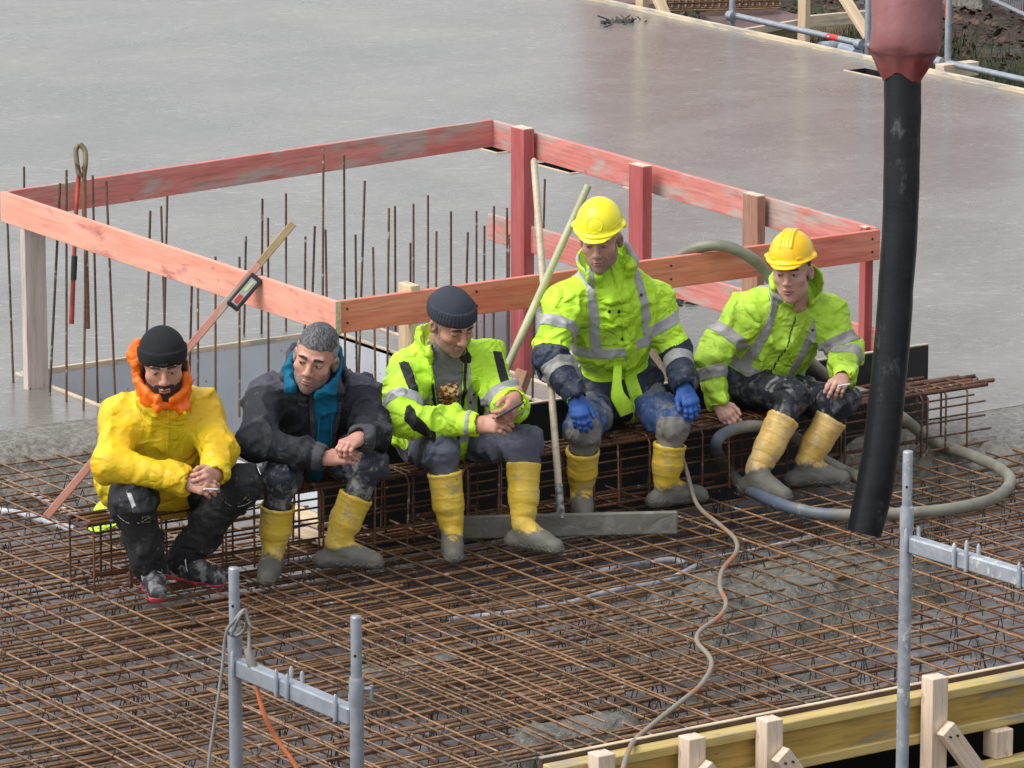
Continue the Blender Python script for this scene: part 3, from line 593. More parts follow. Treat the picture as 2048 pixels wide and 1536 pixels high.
# ------------------------------------------------------------------ scaffold frames in front
def scaffold_frame(pxa, ya, Y, label, ext, Lh, second):
    a = aty(pxa, ya, Y); t = thing('scaffold', (a[0], a[1], -3.2), label, 'scaffold frame'); m = M['galv'] if second == 'both' else M['galvs']
    def standard(x, y, zt):
        spig = .215
        sdt = tube('standard', [(x, y, -3.2), (x, y, zt-spig-.10)], .0242, m, t, n=20)
        tube('collar', [(x, y, zt-spig-.10), (x, y, zt-spig-.085), (x, y, zt-spig-.012), (x, y, zt-spig)], [.0245, .0262, .0262, .0235], m, t, n=20)
        V, F = tubeVF([(x, y, zt-spig-.05), (x, y, zt-.006), (x, y, zt), (x, y, zt-.001), (x, y, zt-.06)], [.0192, .0192, .0175, .0155, .015], 20); sp = mesh('spigot', V, F, m, t)
        tube('pin_hole', [(x-rt[0]*.004-fw[0]*.0175, y-rt[1]*.004-fw[1]*.0175, zt-.135), (x-rt[0]*.004-fw[0]*.0197, y-rt[1]*.004-fw[1]*.0197, zt-.135)], .0052, M['wire'], t, n=10)
    standard(a[0], a[1], a[2]); e = at(*Lh, a[2]) if Lh else a+np.array([.05, -.73, 0]); Lh = 0; zt2 = a[2]; x2, y2 = e[0], e[1]
    standard(x2, y2, zt2); dx_, dy_ = x2-a[0], y2-a[1]; W2 = np.array([dx_, dy_, 0]); wn = nrm(W2); sn = np.array([-wn[1], wn[0], 0])
    zb = a[2]-.40
    zb = a[2]-.355
    A0 = np.array([a[0], a[1], zb]); board('transom', A0+wn*.018, A0+W2-wn*.018, .05, .062, m, t, bev=.006)
    for s in (.045, .41-.0, .50, .89):
        for dx in (-.031, .031):
            p = A0+W2*s+sn*dx
            tube('deck_pin', [p+[0, 0, -.03], p+[0, 0, .055], p+[0, 0, .066]], [.0085, .0085, .003], m, t, n=8)
    if ext:
        p = np.array([x2, y2, zt2-.255]); q = p+rt*.05; tube('wedge_arm', [p, q], .009, m, t, n=8); tube('wedge_head', [q+[0, 0, .012], q+[0, 0, -.035]], .008, m, t, n=8)
    return a
# left frame: pick the second post so that it stands under its own picture position
a1 = scaffold_frame(467.5, 1135, 14.15, 'galvanised scaffold frame at the lower left with a grey cable wound on it', True, (712, 1232), 'both')
a2 = scaffold_frame(1816, 902, 13.9, 'cement splashed galvanised scaffold frame at the right in front of the yellow beam', False, None, 'one')

# cables on the left frame
kf = (a1-CAM)@Fv
def KF(x, y, dk=0): return atk(x, y, kf+dk)
gm = plain('grey_cable', (.22, .215, .20), .5)
gc = thing('grey_cable', KF(450, 1300), 'grey cable looped round the left scaffold post and hanging down', 'cable')
tube('cable_run', [KF(500, 1250, -.05), KF(487, 1222, -.05), KF(470, 1240, -.06), KF(452, 1268, -.05), KF(445, 1330, -.03), KF(436, 1400, -.02), KF(425, 1470), KF(416, 1545), KF(410, 1700)], .0062, gm, gc, sp=6)
tube('cable_loop', [KF(468, 1262, -.045), KF(480, 1230, -.055), KF(491, 1220, -.05), KF(494, 1240, -.04), KF(487, 1262, .0), KF(470, 1272, .02), KF(453, 1262, -.02), KF(460, 1250, -.05)], .006, gm, gc, sp=6)
tube('cable_loop', [KF(462, 1270, -.05), KF(474, 1243, -.06), KF(486, 1226, -.055), KF(497, 1252, -.02), KF(498, 1300, -.035)], .006, gm, gc, sp=6)
oc = thing('orange_cable', KF(520, 1400), 'orange cable with a grey plug hanging from the left scaffold frame', 'cable')
tube('plug', [KF(494, 1296, -.035), KF(499, 1312, -.035), KF(505, 1332, -.035), KF(507, 1341, -.035)], [.013, .016, .018, .011], plain('plug_grey', (.24, .225, .2), .55), oc, n=10)
tube('cable_run', [KF(507, 1338, -.035), KF(517, 1390, -.03), KF(533, 1440, -.02), KF(558, 1485), KF(590, 1530), KF(620, 1600)], .0085, plain('cable_orange', (.62, .17, .06), .45, var=.15), oc, sp=6)

# ------------------------------------------------------------------ edge formwork in front
M['plydark'] = plain('ply_dark_brown', (.09, .05, .035), .6)
fe_ = thing('edge_formwork', (12, 14.5, -.3), 'yellow formwork girder with plywood edge along the front of the mats', 'formwork')
x0, x1 = 9.8, 16.0
board('plywood', (x0, 14.64, -.085), (x1, 14.64, -.085), .021, .225, M['plydark'], fe_, bev=.001); board('plywood_edge', (x0, 14.64, .0295), (x1, 14.64, .0295), .021, .004, M['edge'], fe_, bev=0)
xj = [x0, 12.26, x1]
def girder(x0, x1, y, zt):
    board('top_flange', (x0, y, zt-.02), (x1, y, zt-.02), .08, .04, M['h20t'], fe_, bev=.004)
    board('web', (x0, y, zt-.10), (x1, y, zt-.10), .028, .12, M['h20'], fe_, bev=.001)
    board('bottom_flange', (x0, y, zt-.18), (x1, y, zt-.18), .08, .04, M['h20t'], fe_, bev=.004)
girder(x0, x1, 14.585, .010)
girder(x0+.3, x1, 14.5, -.31)
for i, (px, yt) in enumerate(((1870, 1352), (1539, 1436), (1384, 1472), (1203, 1505))):
    p = aty(px, yt, 14.50); st = thing('support_post', (p[0], 14.50, -.9), ['tall raw pine post with a diagonal brace on the yellow girder at the right', 'raw pine post with a nailed brace, just left of the splashed scaffold post', 'raw pine post with a nailed brace, second from the left on the girder', 'short raw pine post at the left end of the girder'][i], 'post', 'pine posts in front of the girder')
    w = .075; board('upright', (p[0], 14.50, -.95), (p[0], 14.50, p[2]), .08, w, M['pinepale'], st, up=(0, 1, 0))
    if i < 3:
        dz = (.20, .13, .11)[i]; q = np.array([p[0]+.005, 14.435, p[2]-dz]); e = q+np.array([.42, -.02, -.55])*(1.2 if i == 0 else 1)
        board('brace', q, e, .075, .045, M['pinepale'], st, up=(0, -1, 0))
        dd = nrm(e-q)
        for s in (-1, 1): tube('nail', [q+dd*.04+np.array([s*.018, -.022, 0]), q+dd*.04+np.array([s*.018, -.032, 0])], .005, M['wire'], st, n=6)
p = aty(1980, 1500, 14.6); st = thing('spacer_block', (p[0], 14.5, -.4), 'short raw pine block between the two yellow girders at the right', 'wood block')
board('block', (p[0], 14.55, -.308), (p[0], 14.55, -.192), .09, .085, M['pinepale'], st, up=(0, 1, 0))

# ------------------------------------------------------------------ beyond the far slab edge
ex = 21.26
eb = thing('edge_board', (ex, 28, 0), 'pale raw edge board along the far side of the concrete slab', 'edge board')
y = 18.0
while y < 46:
    L = 3.0; board('plank', (ex+rng.normal(0, .006), y, .0), (ex+rng.normal(0, .006), y+L-.01, .0), .045, .10, M['edge'], eb); y += L
X2 = 21.55
gr = thing('scaffold_guard', (X2, 28, -1), 'galvanised tube guard with clamps beyond the far slab edge', 'scaffold guard')
def tp(px, py): return atx(px, py, X2)
for px, yb, w in ((1464, 60, 1), (1735, 115, 1), (1895, 135, 1)):
    p = tp(px, yb); tube('standard', [(X2, p[1], -.6), (X2, p[1], 2.2)], .0242, M['galv'], gr, n=14)
r0, r1 = tp(1465, 30), tp(2120, 176); tube('ledger', [r0, r1], .0242, M['galv'], gr, n=14)
for px in (1470, 1727, 1888):
    p = tp(px, 30+(px-1465)*.2225); tube('clamp', [p+[-.035, -.03, 0], p+[-.035, .03, 0]], .04, M['galv'], gr, n=12)
red = plain('sticker_red', (.65, .05, .05), .4, bump=0); wh = plain('sticker_white', (.7, .7, .7), .4, bump=0)
dr = nrm(r1-r0); c = tp(1668, 30+(1668-1465)*.2225); tube('sticker', [c-dr*.07, c+dr*.07], .0248, red, gr, n=14)
V, F = tubeVF([c-dr*.04+[-.026, 0, .004]+UP*0, c-dr*.02+[-.026, 0, .004]], .009, 8); mesh('sticker_mark', V, F, wh, gr)
p = tp(1897, 10); tube('sticker', [(X2, p[1], p[2]-.1), (X2, p[1], p[2]+.1)], .0248, red, gr, n=14)
p = tp(1905, 150); b_ = thing('wood_block', (X2, p[1], -.1), 'small pale wood block under the far tube guard beside the black tube', 'wood block'); board('block', (X2-.12, p[1], -.0), (X2+.2, p[1]-.0, -.0), .1, .1, M['pinepale'], b_)
# raw timber props and boards beyond
def prop(name, a, c, w, h, m, label, cat): t = thing(name, a, label, cat); board('timber', a, c, w, h, M[m], t); return t
p = atx(1280, 24, 21.4); prop('timber_post', (21.42, p[1], -.7), (21.42, p[1], 1.6), .1, .06, 'pine', 'raw timber post at the far slab edge, leftmost at the top of the picture', 'post')
p = atx(1333, 36, 21.45); q = atx(1300, -40, 21.45); prop('timber_brace', p, q, .09, .04, 'pine', 'raw timber brace slanting beside the leftmost far post', 'brace')
p = atx(1608, 40, 22.3); prop('timber_post', (22.3, p[1], -.8), (22.3, p[1], 1.5), .1, .05, 'pine', 'raw timber post standing between the far tube posts', 'post')
p = atx(1738, 75, 22.4); q = atx(1660, -50, 22.4); prop('timber_brace', p, q, .09, .04, 'pine', 'slanting raw timber brace left of the red sleeve', 'brace')
def slabbox(name, P4, z0, z1, m, label, cat):
    t = thing(name, np.mean([at(x, y, z1) for x, y in P4], axis=0), label, cat); T = [at(x, y, z1) for x, y in P4]; Bt = [p+np.array([0, 0, z0-z1]) for p in T]
    mesh('panel', T+Bt, [(0, 1, 2, 3), (4, 5, 6, 7), (0, 1, 5, 4), (1, 2, 6, 5), (2, 3, 7, 6), (3, 0, 4, 7)], m, t, smooth=False)
    return t
ply = plain('wet_plywood', (.16, .12, .115), .3, 0, .3, 3, .2, 20, .005)
slabbox('plywood_sheet', [(1462, 62), (1640, 40), (1520, 10), (1400, 25)], -.35, -.3, ply, 'wet brown plywood sheet beyond the far slab edge', 'plywood')
slabbox('plywood_sheet', [(1180, 4), (1330, 8), (1290, -14), (1100, -10)], -.1, -.06, ply, 'wet plywood sheet at the top edge of the picture left of the far rebar', 'plywood')
t = thing('far_rebar_mat', (24, 33, -.2), 'small rusty rebar mat beyond the far slab edge', 'rebar mat'); q0, q1, q2 = at(1330, 22, -.25), at(1560, 16, -.25), at(1560, -40, -.25)
for i in range(16):
    s = i/15; a_ = q0+(q2-q1)*s; c_ = q1+(q2-q1)*s; tube('bar', [a_, c_], .008, M['rust'], t, n=4)
for i in range(18):
    s = i/17; a_ = q0+(q1-q0)*s; tube('bar', [a_+[0, 0, .02], a_+(q2-q1)+[0, 0, .02]], .008, M['rust'], t, n=4)
for i in range(3): tube('bar', [q0+[0, 0, .07*i+.06], q1+[0, 0, .07*i+.06]], .009, M['rust2'], t, n=4)
rf = thing('recess_frame', at(1620, 80, -.3), 'yellowish board frame of a recess beyond the far slab edge', 'formwork')
for (x0_, y0_), (x1_, y1_), z, h in (((1610, 44), (1742, 32), -.3, .1), ((1480, 66), (1610, 44), -.3, .06), ((1500, 95), (1742, 60), -.5, .22)):
    board('frame_board', at(x0_, y0_, z), at(x1_, y1_, z), .04, h, M['edge'] if h < .2 else M['pine'], rf)
for i, (a_, c_) in enumerate((((1640, 96), (1690, 92)), ((1686, 96), (1715, 108)))):
    o = tube('sheet_roll', [at(*a_, -.25), at(*c_, -.25)], .05, plain('roll_grey', (.3, .34, .4), .4), n=12); tag(o, ['grey blue plastic roll lying just beyond the far edge board', 'shorter grey blue plastic roll beside the longer one'][i], 'roll')
# mesh site fence, top right corner
f0, f1 = at(1960, -12, -.5), at(2090, 48, -.5); fn = thing('site_fence', (f0+f1)/2, 'light grey wire mesh site fence at the top right corner', 'fence')
f0 = f0+(f0-f1)*2; dv = f1-f0; L = np.linalg.norm(dv)
for z in (0, 1.0, 2.0): tube('frame_tube', [f0+UP*z, f1+UP*z], .02, M['galv'], fn, n=8)
n = int(L/.06)
for i in range(min(n, 150)): tube('wire', [f0+dv*i/n, f0+dv*i/n+UP*2], .0035, M['galv'], fn, n=3)
for i in range(10): tube('wire', [f0+UP*.2*i, f1+UP*.2*i], .0035, M['galv'], fn, n=3)
kb_ = thing('kerb', at(1900, 5, -.6), 'grey stone kerb near the top right corner', 'kerb'); board('kerb_stone', at(1845, -14, -.6), at(1975, 8, -.6), .12, .12, M['lump'], kb_)
# red site container outside the picture whose colour shows as a reflection in the wet slab
ct = thing('site_container', (27.8, 42, -.6), 'red site container beyond the slab above the picture', 'container')
c_ = CAM+fw*46+rt*2.8; ux = rt*2.1
mb = MB()
for k in range(40):
    s0, s1 = k/40, (k+1)/40; dpt = fw*(.04 if k % 2 else 0); a_ = c_-ux+2*ux*s0+dpt; e_ = c_-ux+2*ux*s1+dpt
    V_ = [np.array([a_[0], a_[1], .9]), np.array([e_[0], e_[1], .9]), np.array([e_[0], e_[1], 3.3]), np.array([a_[0], a_[1], 3.3])]; mb.add(V_+[v+fw*2.4 for v in V_], [(0, 1, 2, 3), (4, 5, 6, 7), (0, 1, 5, 4), (2, 3, 7, 6), (0, 3, 7, 4), (1, 2, 6, 5)])
mb.build('container_wall', M['containerred'], ct)
# debris lumps in the slab
for i, (x, y, r) in enumerate(((1245, 44, .09), (1338, 606, .09), (1412, 594, .1))):
    p = at(x, y, ZS); mb = MB()
    for k in range(26):
        a = rng.random()*6.28; q = p+np.array([rng.normal(0, r), rng.normal(0, r*.8), .0]); l = .03+.07*rng.random(); V, F = tubeVF([q, q+[math.cos(a)*l, math.sin(a)*l, .01+.03*rng.random()]], .006, 4); mb.add(V, F)
    X, Y = np.meshgrid(np.linspace(-1, 1, 14), np.linspace(-1, 1, 14), indexing='ij'); R2 = X**2+Y**2; Z = .028*np.clip(1-R2, -.1, 1)+.02*(fbm(np.stack([X*3, Y*3, 0*X+i], -1))-.5); ix = np.arange(196).reshape(14, 14)
    mb.add(np.stack([p[0]+X*r*1.1, p[1]+Y*r*.9, p[2]+Z-.004], -1).reshape(-1, 3), np.stack([ix[:-1, :-1], ix[1:, :-1], ix[1:, 1:], ix[:-1, 1:]], -1).reshape(-1, 4).tolist())
    o = mb.build('cut_off_cover', plain('dark_debris', (.03, .03, .027), .6), smooth=False); tag(o, ['dark patch of debris in the slab near the far edge, top of the picture', 'small dark hole cover in the slab right of the man with the lighter helmet', 'small dark hole cover in the slab behind the shoulder of the youngest man'][i], 'debris')

# ------------------------------------------------------------------ implicit modelling kit
class SDF:
    def __init__(s, lo, hi, h):
        s.h = h; s.lo = np.array(lo, float); n = np.ceil((np.array(hi)-s.lo)/h).astype(int)+1; s.n = n
        s.ax = [s.lo[i]+h*np.arange(n[i]) for i in range(3)]; s.F = np.full(n, 1.0, np.float32)
    def blk(s, lo, hi):
        a = np.clip(np.floor((lo-s.lo)/s.h).astype(int), 0, s.n); b_ = np.clip(np.ceil((hi-s.lo)/s.h).astype(int)+1, 0, s.n)
        sl_ = tuple(slice(i, j) for i, j in zip(a, b_)); X = np.stack(np.meshgrid(*[s.ax[i][sl_[i]] for i in range(3)], indexing='ij'), -1); return sl_, X
    def put(s, fn, lo, hi, k, sub=False):
        e = k+.03; sl_, X = s.blk(np.asarray(lo)-e, np.asarray(hi)+e)
        if X.size == 0: return
        d = fn(X); a = s.F[sl_]
        if sub: d = -d; h = np.maximum(k-np.abs(a-d), 0)/max(k, 1e-6); s.F[sl_] = np.maximum(a, d)+h*h*k*.25
        else: h = np.maximum(k-np.abs(a-d), 0)/max(k, 1e-6); s.F[sl_] = np.minimum(a, d)-h*h*k*.25
    def cap(s, a, b_, ra, rb=None, k=.02, sub=False):
        rb = ra if rb is None else rb; fn = capf(a, b_, ra, rb); R = max(ra, rb); s.put(fn, np.minimum(a, b_)-R, np.maximum(a, b_)+R, k, sub)
    def ell(s, c, r, A=None, k=.02, sub=False):
        fn = ellf(c, r, A); R = max(r); s.put(fn, np.asarray(c)-R, np.asarray(c)+R, k, sub)
    def cut(s, p, n, k=.0): # keep the side n points away from
        X = np.stack(np.meshgrid(*s.ax, indexing='ij'), -1); s.F = np.maximum(s.F, ((X-p)@n).astype(np.float32))
    def nets(s):
        F = s.F; I = F < 0; n = s.n; c = [I[i:n[0]-1+i, j:n[1]-1+j, k:n[2]-1+k] for i in (0, 1) for j in (0, 1) for k in (0, 1)]
        cnt = sum(x.astype(np.int8) for x in c); act = (cnt > 0) & (cnt < 8); idx = np.argwhere(act); vid_ = np.full(act.shape, -1, np.int64); vid_[act] = np.arange(len(idx))
        P = np.zeros((len(idx), 3)); w = np.zeros(len(idx)); O = [(i, j, k) for i in (0, 1) for j in (0, 1) for k in (0, 1)]
        val = [F[idx[:, 0]+o[0], idx[:, 1]+o[1], idx[:, 2]+o[2]] for o in O]
        for a in range(8):
            for b_ in range(a+1, 8):
                d = np.array(O[b_])-np.array(O[a])
                if np.abs(d).sum() != 1: continue
                fa, fb = val[a], val[b_]; m = (fa < 0) != (fb < 0); t = np.where(m, fa/np.where(m, fa-fb, 1), 0)
                P[m] += (np.array(O[a])+t[m, None]*d); w[m] += 1
        V = s.lo+(idx+P/w[:, None])*s.h; Q = []
        for ax_ in range(3):
            sl0 = [slice(None)]*3; sl1 = [slice(None)]*3; sl0[ax_] = slice(0, -1); sl1[ax_] = slice(1, None)
            A_, B_ = I[tuple(sl0)], I[tuple(sl1)]; e = np.argwhere(A_ != B_); u, v = (ax_+1) % 3, (ax_+2) % 3
            e = e[(e[:, u] > 0) & (e[:, v] > 0) & (e[:, u] < n[u]-1) & (e[:, v] < n[v]-1)]
            q = []
            for du, dv in ((-1, -1), (0, -1), (0, 0), (-1, 0)):
                f = e.copy(); f[:, u] += du; f[:, v] += dv; q.append(vid_[f[:, 0], f[:, 1], f[:, 2]])
            q = np.stack(q, 1); fl_ = ~A_[e[:, 0], e[:, 1], e[:, 2]]; q[fl_] = q[fl_][:, ::-1]; Q.append(q)
        return V, np.vstack(Q)
def capf(a, b_, ra, rb):
    a = np.asarray(a, float); b_ = np.asarray(b_, float); ba = b_-a; L = max(ba@ba, 1e-9)
    def f(X): t = np.clip((X-a)@ba/L, 0, 1); return np.linalg.norm(X-a-t[..., None]*ba, axis=-1)-(ra+(rb-ra)*t)
    return f
def ellf(c, r, A=None):
    c = np.asarray(c, float); r = np.asarray(r, float); A = np.eye(3) if A is None else np.asarray(A)   # rows: local axes
    def f(X): q = (X-c)@A.T; k0 = np.linalg.norm(q/r, axis=-1); k1 = np.maximum(np.linalg.norm(q/(r*r), axis=-1), 1e-6); return k0*(k0-1)/k1
    return f
def vnorm(V, Q):
    T = np.vstack([Q[:, [0, 1, 2]], Q[:, [0, 2, 3]]]) if Q.shape[1] == 4 else Q
    fn_ = np.cross(V[T[:, 1]]-V[T[:, 0]], V[T[:, 2]]-V[T[:, 0]]); N = np.zeros_like(V)
    for i in range(3): np.add.at(N, T[:, i], fn_)
    return N/np.maximum(np.linalg.norm(N, axis=1), 1e-12)[:, None]
def clip(V, Q, S_):
    """part of a quad mesh where the scalar S_ is positive, cut exactly along its zero line"""
    T = np.vstack([Q[:, [0, 1, 2]], Q[:, [0, 2, 3]]]) if Q.shape[1] == 4 else Q
    S_ = np.where(np.abs(S_) < 1e-7, 1e-7, S_); ins = S_ > 0; c = ins[T].sum(1); out = [T[c == 3]]; ek = []; n = len(V)
    def rot(T, want):
        m = ins[T] == want; k = m.argmax(1); return np.stack([T[np.arange(len(T)), (k+i) % 3] for i in range(3)], 1)
    A1 = rot(T[c == 1], True); A2 = rot(T[c == 2], False)
    E = np.vstack([A1[:, [0, 1]], A1[:, [0, 2]], A2[:, [0, 1]], A2[:, [0, 2]]]) if len(A1)+len(A2) else np.zeros((0, 2), int)
    Es = np.sort(E, 1); key = Es[:, 0]*n+Es[:, 1]; uk, inv = np.unique(key, return_inverse=True); a, b_ = uk//n, uk % n
    t = S_[a]/(S_[a]-S_[b_]); NV = V[a]+(V[b_]-V[a])*t[:, None]; inv = inv.ravel()+n; m1, m2 = len(A1), len(A2)
    out.append(np.stack([A1[:, 0], inv[:m1], inv[m1:2*m1]], 1)); p, q = inv[2*m1:2*m1+m2], inv[2*m1+m2:]
    out += [np.stack([p, A2[:, 1], A2[:, 2]], 1), np.stack([p, A2[:, 2], q], 1)]
    T = np.vstack(out); VV = np.vstack([V, NV]); used, iv = np.unique(T, return_inverse=True); return VV[used], iv.reshape(T.shape), used
def patch(name, V, Q, S_, m, parent, off=.002, label=None, disp=None, smooth=True):
    N = vnorm(V, Q); V2 = V+N*(off if disp is None else (off+disp)[:, None] if np.ndim(disp) else off)
    v, t, _ = clip(V2, Q, S_)
    if len(t) < 2: return None
    # fold the rim down onto the cloth below so the piece has a real edge
    e = np.sort(np.vstack([t[:, [0, 1]], t[:, [1, 2]], t[:, [2, 0]]]), 1); u, ct = np.unique(e, axis=0, return_counts=True); be = u[ct == 1]
    ed = {tuple(x) for x in be.tolist()}; N2 = vnorm(v, t); bv = np.unique(be); mp = {int(b_): len(v)+i for i, b_ in enumerate(bv)}
    v = np.vstack([v, v[bv]-N2[bv]*(abs(off)+.0015)]); ex = []
    for i, j in ((0, 1), (1, 2), (2, 0)):
        a, b_ = t[:, i], t[:, j]
        for p, q in zip(a.tolist(), b_.tolist()):
            if (min(p, q), max(p, q)) in ed: ex += [(q, p, mp[p]), (q, mp[p], mp[q])]
    t = np.vstack([t, np.array(ex)]) if ex else t
    lab = np.arange(len(v))
    for _ in range(400):
        mn = lab[t].min(1); new = lab.copy()
        for i in range(3): np.minimum.at(new, t[:, i], mn)
        new = new[new]
        if (new == lab).all(): break
        lab = new
    ids, ct = np.unique(lab[t[:, 0]], return_counts=True); o = None
    for i in ids[ct > max(10, .02*len(t))]:
        tt = t[lab[t[:, 0]] == i]; us, iv = np.unique(tt, return_inverse=True); o = mesh(name, v[us], iv.reshape(tt.shape), m, parent, smooth)
        if label: o['label'] = label
    return o
def rotm(yaw, pitch, roll, f0):
    """frame rows X (person's right = picture left when facing us), Y forward, Z up; yaw + turns towards picture right, pitch + looks down, roll + tips the crown to picture right"""
    Y = np.asarray(f0, float); Z = UP.copy(); X = np.cross(Y, Z)
    def R(v, ax_, a): return v*math.cos(a)+np.cross(ax_, v)*math.sin(a)+ax_*(ax_@v)*(1-math.cos(a))
    a = math.radians(yaw); X, Y = R(X, Z, a), R(Y, Z, a)
    a = -math.radians(pitch); Y, Z = R(Y, X, a), R(Z, X, a)
    a = math.radians(roll); X, Z = R(X, Y, -a), R(Z, Y, -a)
    return np.array([X, Y, Z])

SK = {}
def skin(name, c, red=(.62, .26, .2)):
    b = NB(name); co = b.co(); col = b.mix(b.rampf(b.noise(co, 14, 4), .35, .7), c, tuple(np.array(c)*.55+np.array(red)*.35)); b.bump(b.noise(co, 180, 3), .25, .002)
    b.b.inputs['Subsurface Weight'].default_value = .08; b.b.inputs['Subsurface Radius'].default_value = (.01, .004, .002); return b.set(col, .48)
MD = {k: v for k, v in (('brow', plain('eyebrow', (.035, .025, .02), .8)), ('sclera', plain('eye_white', (.42, .38, .35), .3, bump=0)), ('iris', plain('eye_dark', (.02, .015, .012), .2, bump=0)), ('lid', plain('lash_line', (.05, .025, .02), .6, bump=0)), ('lips', plain('lips', (.40, .16, .13), .45)), ('mouth', plain('mouth_line', (.09, .03, .025), .5, bump=0)))}

# ------------------------------------------------------------------ head
def head_mesh(h=.0028, width=1.0, jaw=1.0, nose=1.0, cheek=0.):
    s = SDF((-.115, -.125, -.19), (.115, .15, .16), h); w = width
    s.ell((0, -.012, .045), (.077*w, .097, .088)); s.ell((0, .032, -.02), (.060*w, .060, .092), k=.03)
    s.ell((0, .040, -.075), (.047*w*jaw, .046, .036), k=.03); s.ell((0, .076, -.100), (.020, .014, .016), k=.02)
    for q in (-1, 1):
        s.ell((q*.045*w, .058, -.018), (.022, .018+cheek*.01, .018), k=.02); s.ell((q*.046*w*jaw, .01, -.062), (.016, .035, .024), k=.025)
        s.cap((q*.012, .088, .032), (q*.04, .078, .036), .011, .010, k=.012)
        s.ell((q*.031, .101, .013), (.019, .015, .0105), k=.010, sub=True)
        s.ell((q*.031, .081, .012), (.0145, .0115, .011), k=.002)
        s.cap((q*.018, .0875, .020), (q*.044, .082, .0185), .0045, k=.004)
        s.ell((q*.0135, .101, -.026), (.0085*nose, .011, .0075), k=.006)
        s.ell((q*.078*w, -.008, -.006), (.010, .019, .031), np.array([[1, .35*q, 0], [-.35*q, 1, 0], [0, 0, 1]])/1.06, k=.006)
        s.ell((q*.084*w, .0, .0), (.006, .009, .014), k=.003, sub=True)
    s.cap((0, .086, .024), (0, .110*1, -.016), .0075, .0115*nose, k=.010); s.ell((0, .113, -.021), (.0115*nose, .0105, .0095), k=.006)
    s.ell((0, .094, -.054), (.022, .010, .0055), k=.005); s.ell((0, .092, -.066), (.019, .010, .0065), k=.004); s.cap((-.022, .108, -.0598), (.022, .108, -.0598), .0032, k=.003, sub=True)
    s.cap((0, -.02, -.05), (0, -.055, -.150), .051, .046, k=.03)
    return s.nets()
def face_parts(V, Q, T_, par, o):
    """V local, T_ maps to world"""
    x, y, z = V.T; N = vnorm(V, Q); fr_ = y > .045
    def P(n, S_, m, off=.0012, disp=None): W_ = T_(V); return patch(n, W_, Q, S_, m, par, off, disp=disp)
    P('eyebrow', np.where(fr_, .0048-np.abs(z-(.0375-.10*np.abs(np.abs(x)-.028)))-.14*np.clip(np.abs(x)-.03, 0, 1), -1)*1.0*(np.where((np.abs(x) > .012) & (np.abs(x) < .05), 1, -1)*1.0 if False else 1)-np.where(np.abs(x) < .012, 1, 0)-np.where(np.abs(x) > .049, 1, 0), o.get('browm', MD['brow']), .0022)
    sq = o.get('squint', .7)
    ez = .0115
    P('eye_white', np.where(fr_, 1-((np.abs(x)-.031)/.0125)**2-((z-ez)/(.0060*sq))**2, -1), MD['sclera'], .0006)
    gx = o.get('gaze', 0)*.004
    P('iris', np.where(fr_, 1-((x-np.sign(x)*.031-gx)/.0056)**2-((z-ez+.0006)/(.0058*sq))**2, -1), MD['iris'], .0010)
    P('eyelid_line', np.where(fr_, .0013-np.abs(z-(ez+.0064*sq*np.sqrt(np.clip(1-((np.abs(x)-.031)/.0135)**2, 0, 1)))), -1)-np.where(np.abs(np.abs(x)-.031) > .0132, 1, 0), MD['lid'], .0013)
    P('lip', np.where(fr_, 1-(x/.0225)**2-((z+.0600)/(.0098*o.get('lipf', 1)))**2, -1), MD['lips'], .0006)
    P('mouth_line', np.where(fr_, 1-(x/.0215)**2-((z+.0598-.003*(x/.02)**2*o.get('smile', 0))/.0017)**2, -1), MD['mouth'], .0010)
    if 'beard' in o:
        n = (fbm(V*90, 3, 4)-.5)
        lipm = 1-(x/.023)**2-((z+.060)/.0085)**2
        b1 = np.where(y > .0, (-.072-z)*1., -1); b1 = np.maximum(b1, np.where((np.abs(x) > .030) & (y > 0), (-.052+.25*(np.abs(x)-.03)-z)+.0, -1)); b1 = np.maximum(b1, np.where(np.abs(x) > .058, .028-np.abs(y-.006)+0*z, -1)*np.where(z < .02, 1, 1)-np.where(z > .01, 1, 0))
        b1 = np.maximum(b1, np.where(y > .04, .0065-np.abs(z+.0445)-.25*np.maximum(np.abs(x)-.02, 0), -1)-np.where(np.abs(x) > .036, 1, 0)); b1 = np.maximum(b1, np.where((np.abs(x) < .036) & (np.abs(x) > .022) & (y > .04) & (z < -.045), .006, -1))
        b1 = np.minimum(b1, -lipm*.02); b1 = np.minimum(b1, .14+z); b1 = b1+n*.008
        P('beard', b1, o['beard'], .0016, disp=np.abs(n)*.003 if o.get('thick') else None)
    if 'hair' in o:
        n = fbm(V*60, 3, 8)-.5; n2 = fbm(V*np.array([150, 40, 60]), 3, 1)-.5
        hl = o.get('hairline', .075); S_ = np.where(y > .03, z-(hl-.006-.6*np.clip(.085-y, 0, .05)+.55*np.clip(np.abs(x)-.022, 0, .03)), np.where(y > -.0, z-(.018+.9*np.clip(y, 0, 1)+.0), z+.045)); S_ = np.minimum(S_, np.where((np.abs(x) > .068) & (np.abs(y+.008) < .022) & (z < .026), -.01, 1)); S_ = S_+n*.012
        P('hair', S_, o['hair'], .0045*o.get('hairt', 1), disp=(n2*.005+np.clip(z-.09, 0, .05)*.06))
        if 'hairtop' in o: P('hair_top', np.minimum(S_, z-.066-.35*np.abs(x)+n*.03+np.where(y > 0, .02, 0)), o['hairtop'], .0045*o.get('hairt', 1)+.0015, disp=(n2*.006+np.clip(z-.09, 0, .05)*.10))
def make_head(c, A, par, o, sc=1.0):
    V, Q = head_mesh(width=o.get('width', 1), jaw=o.get('jaw', 1), nose=o.get('nose', 1), cheek=o.get('cheek', 0))
    T_ = lambda v: c+(v*sc)@A
    return V, Q, T_

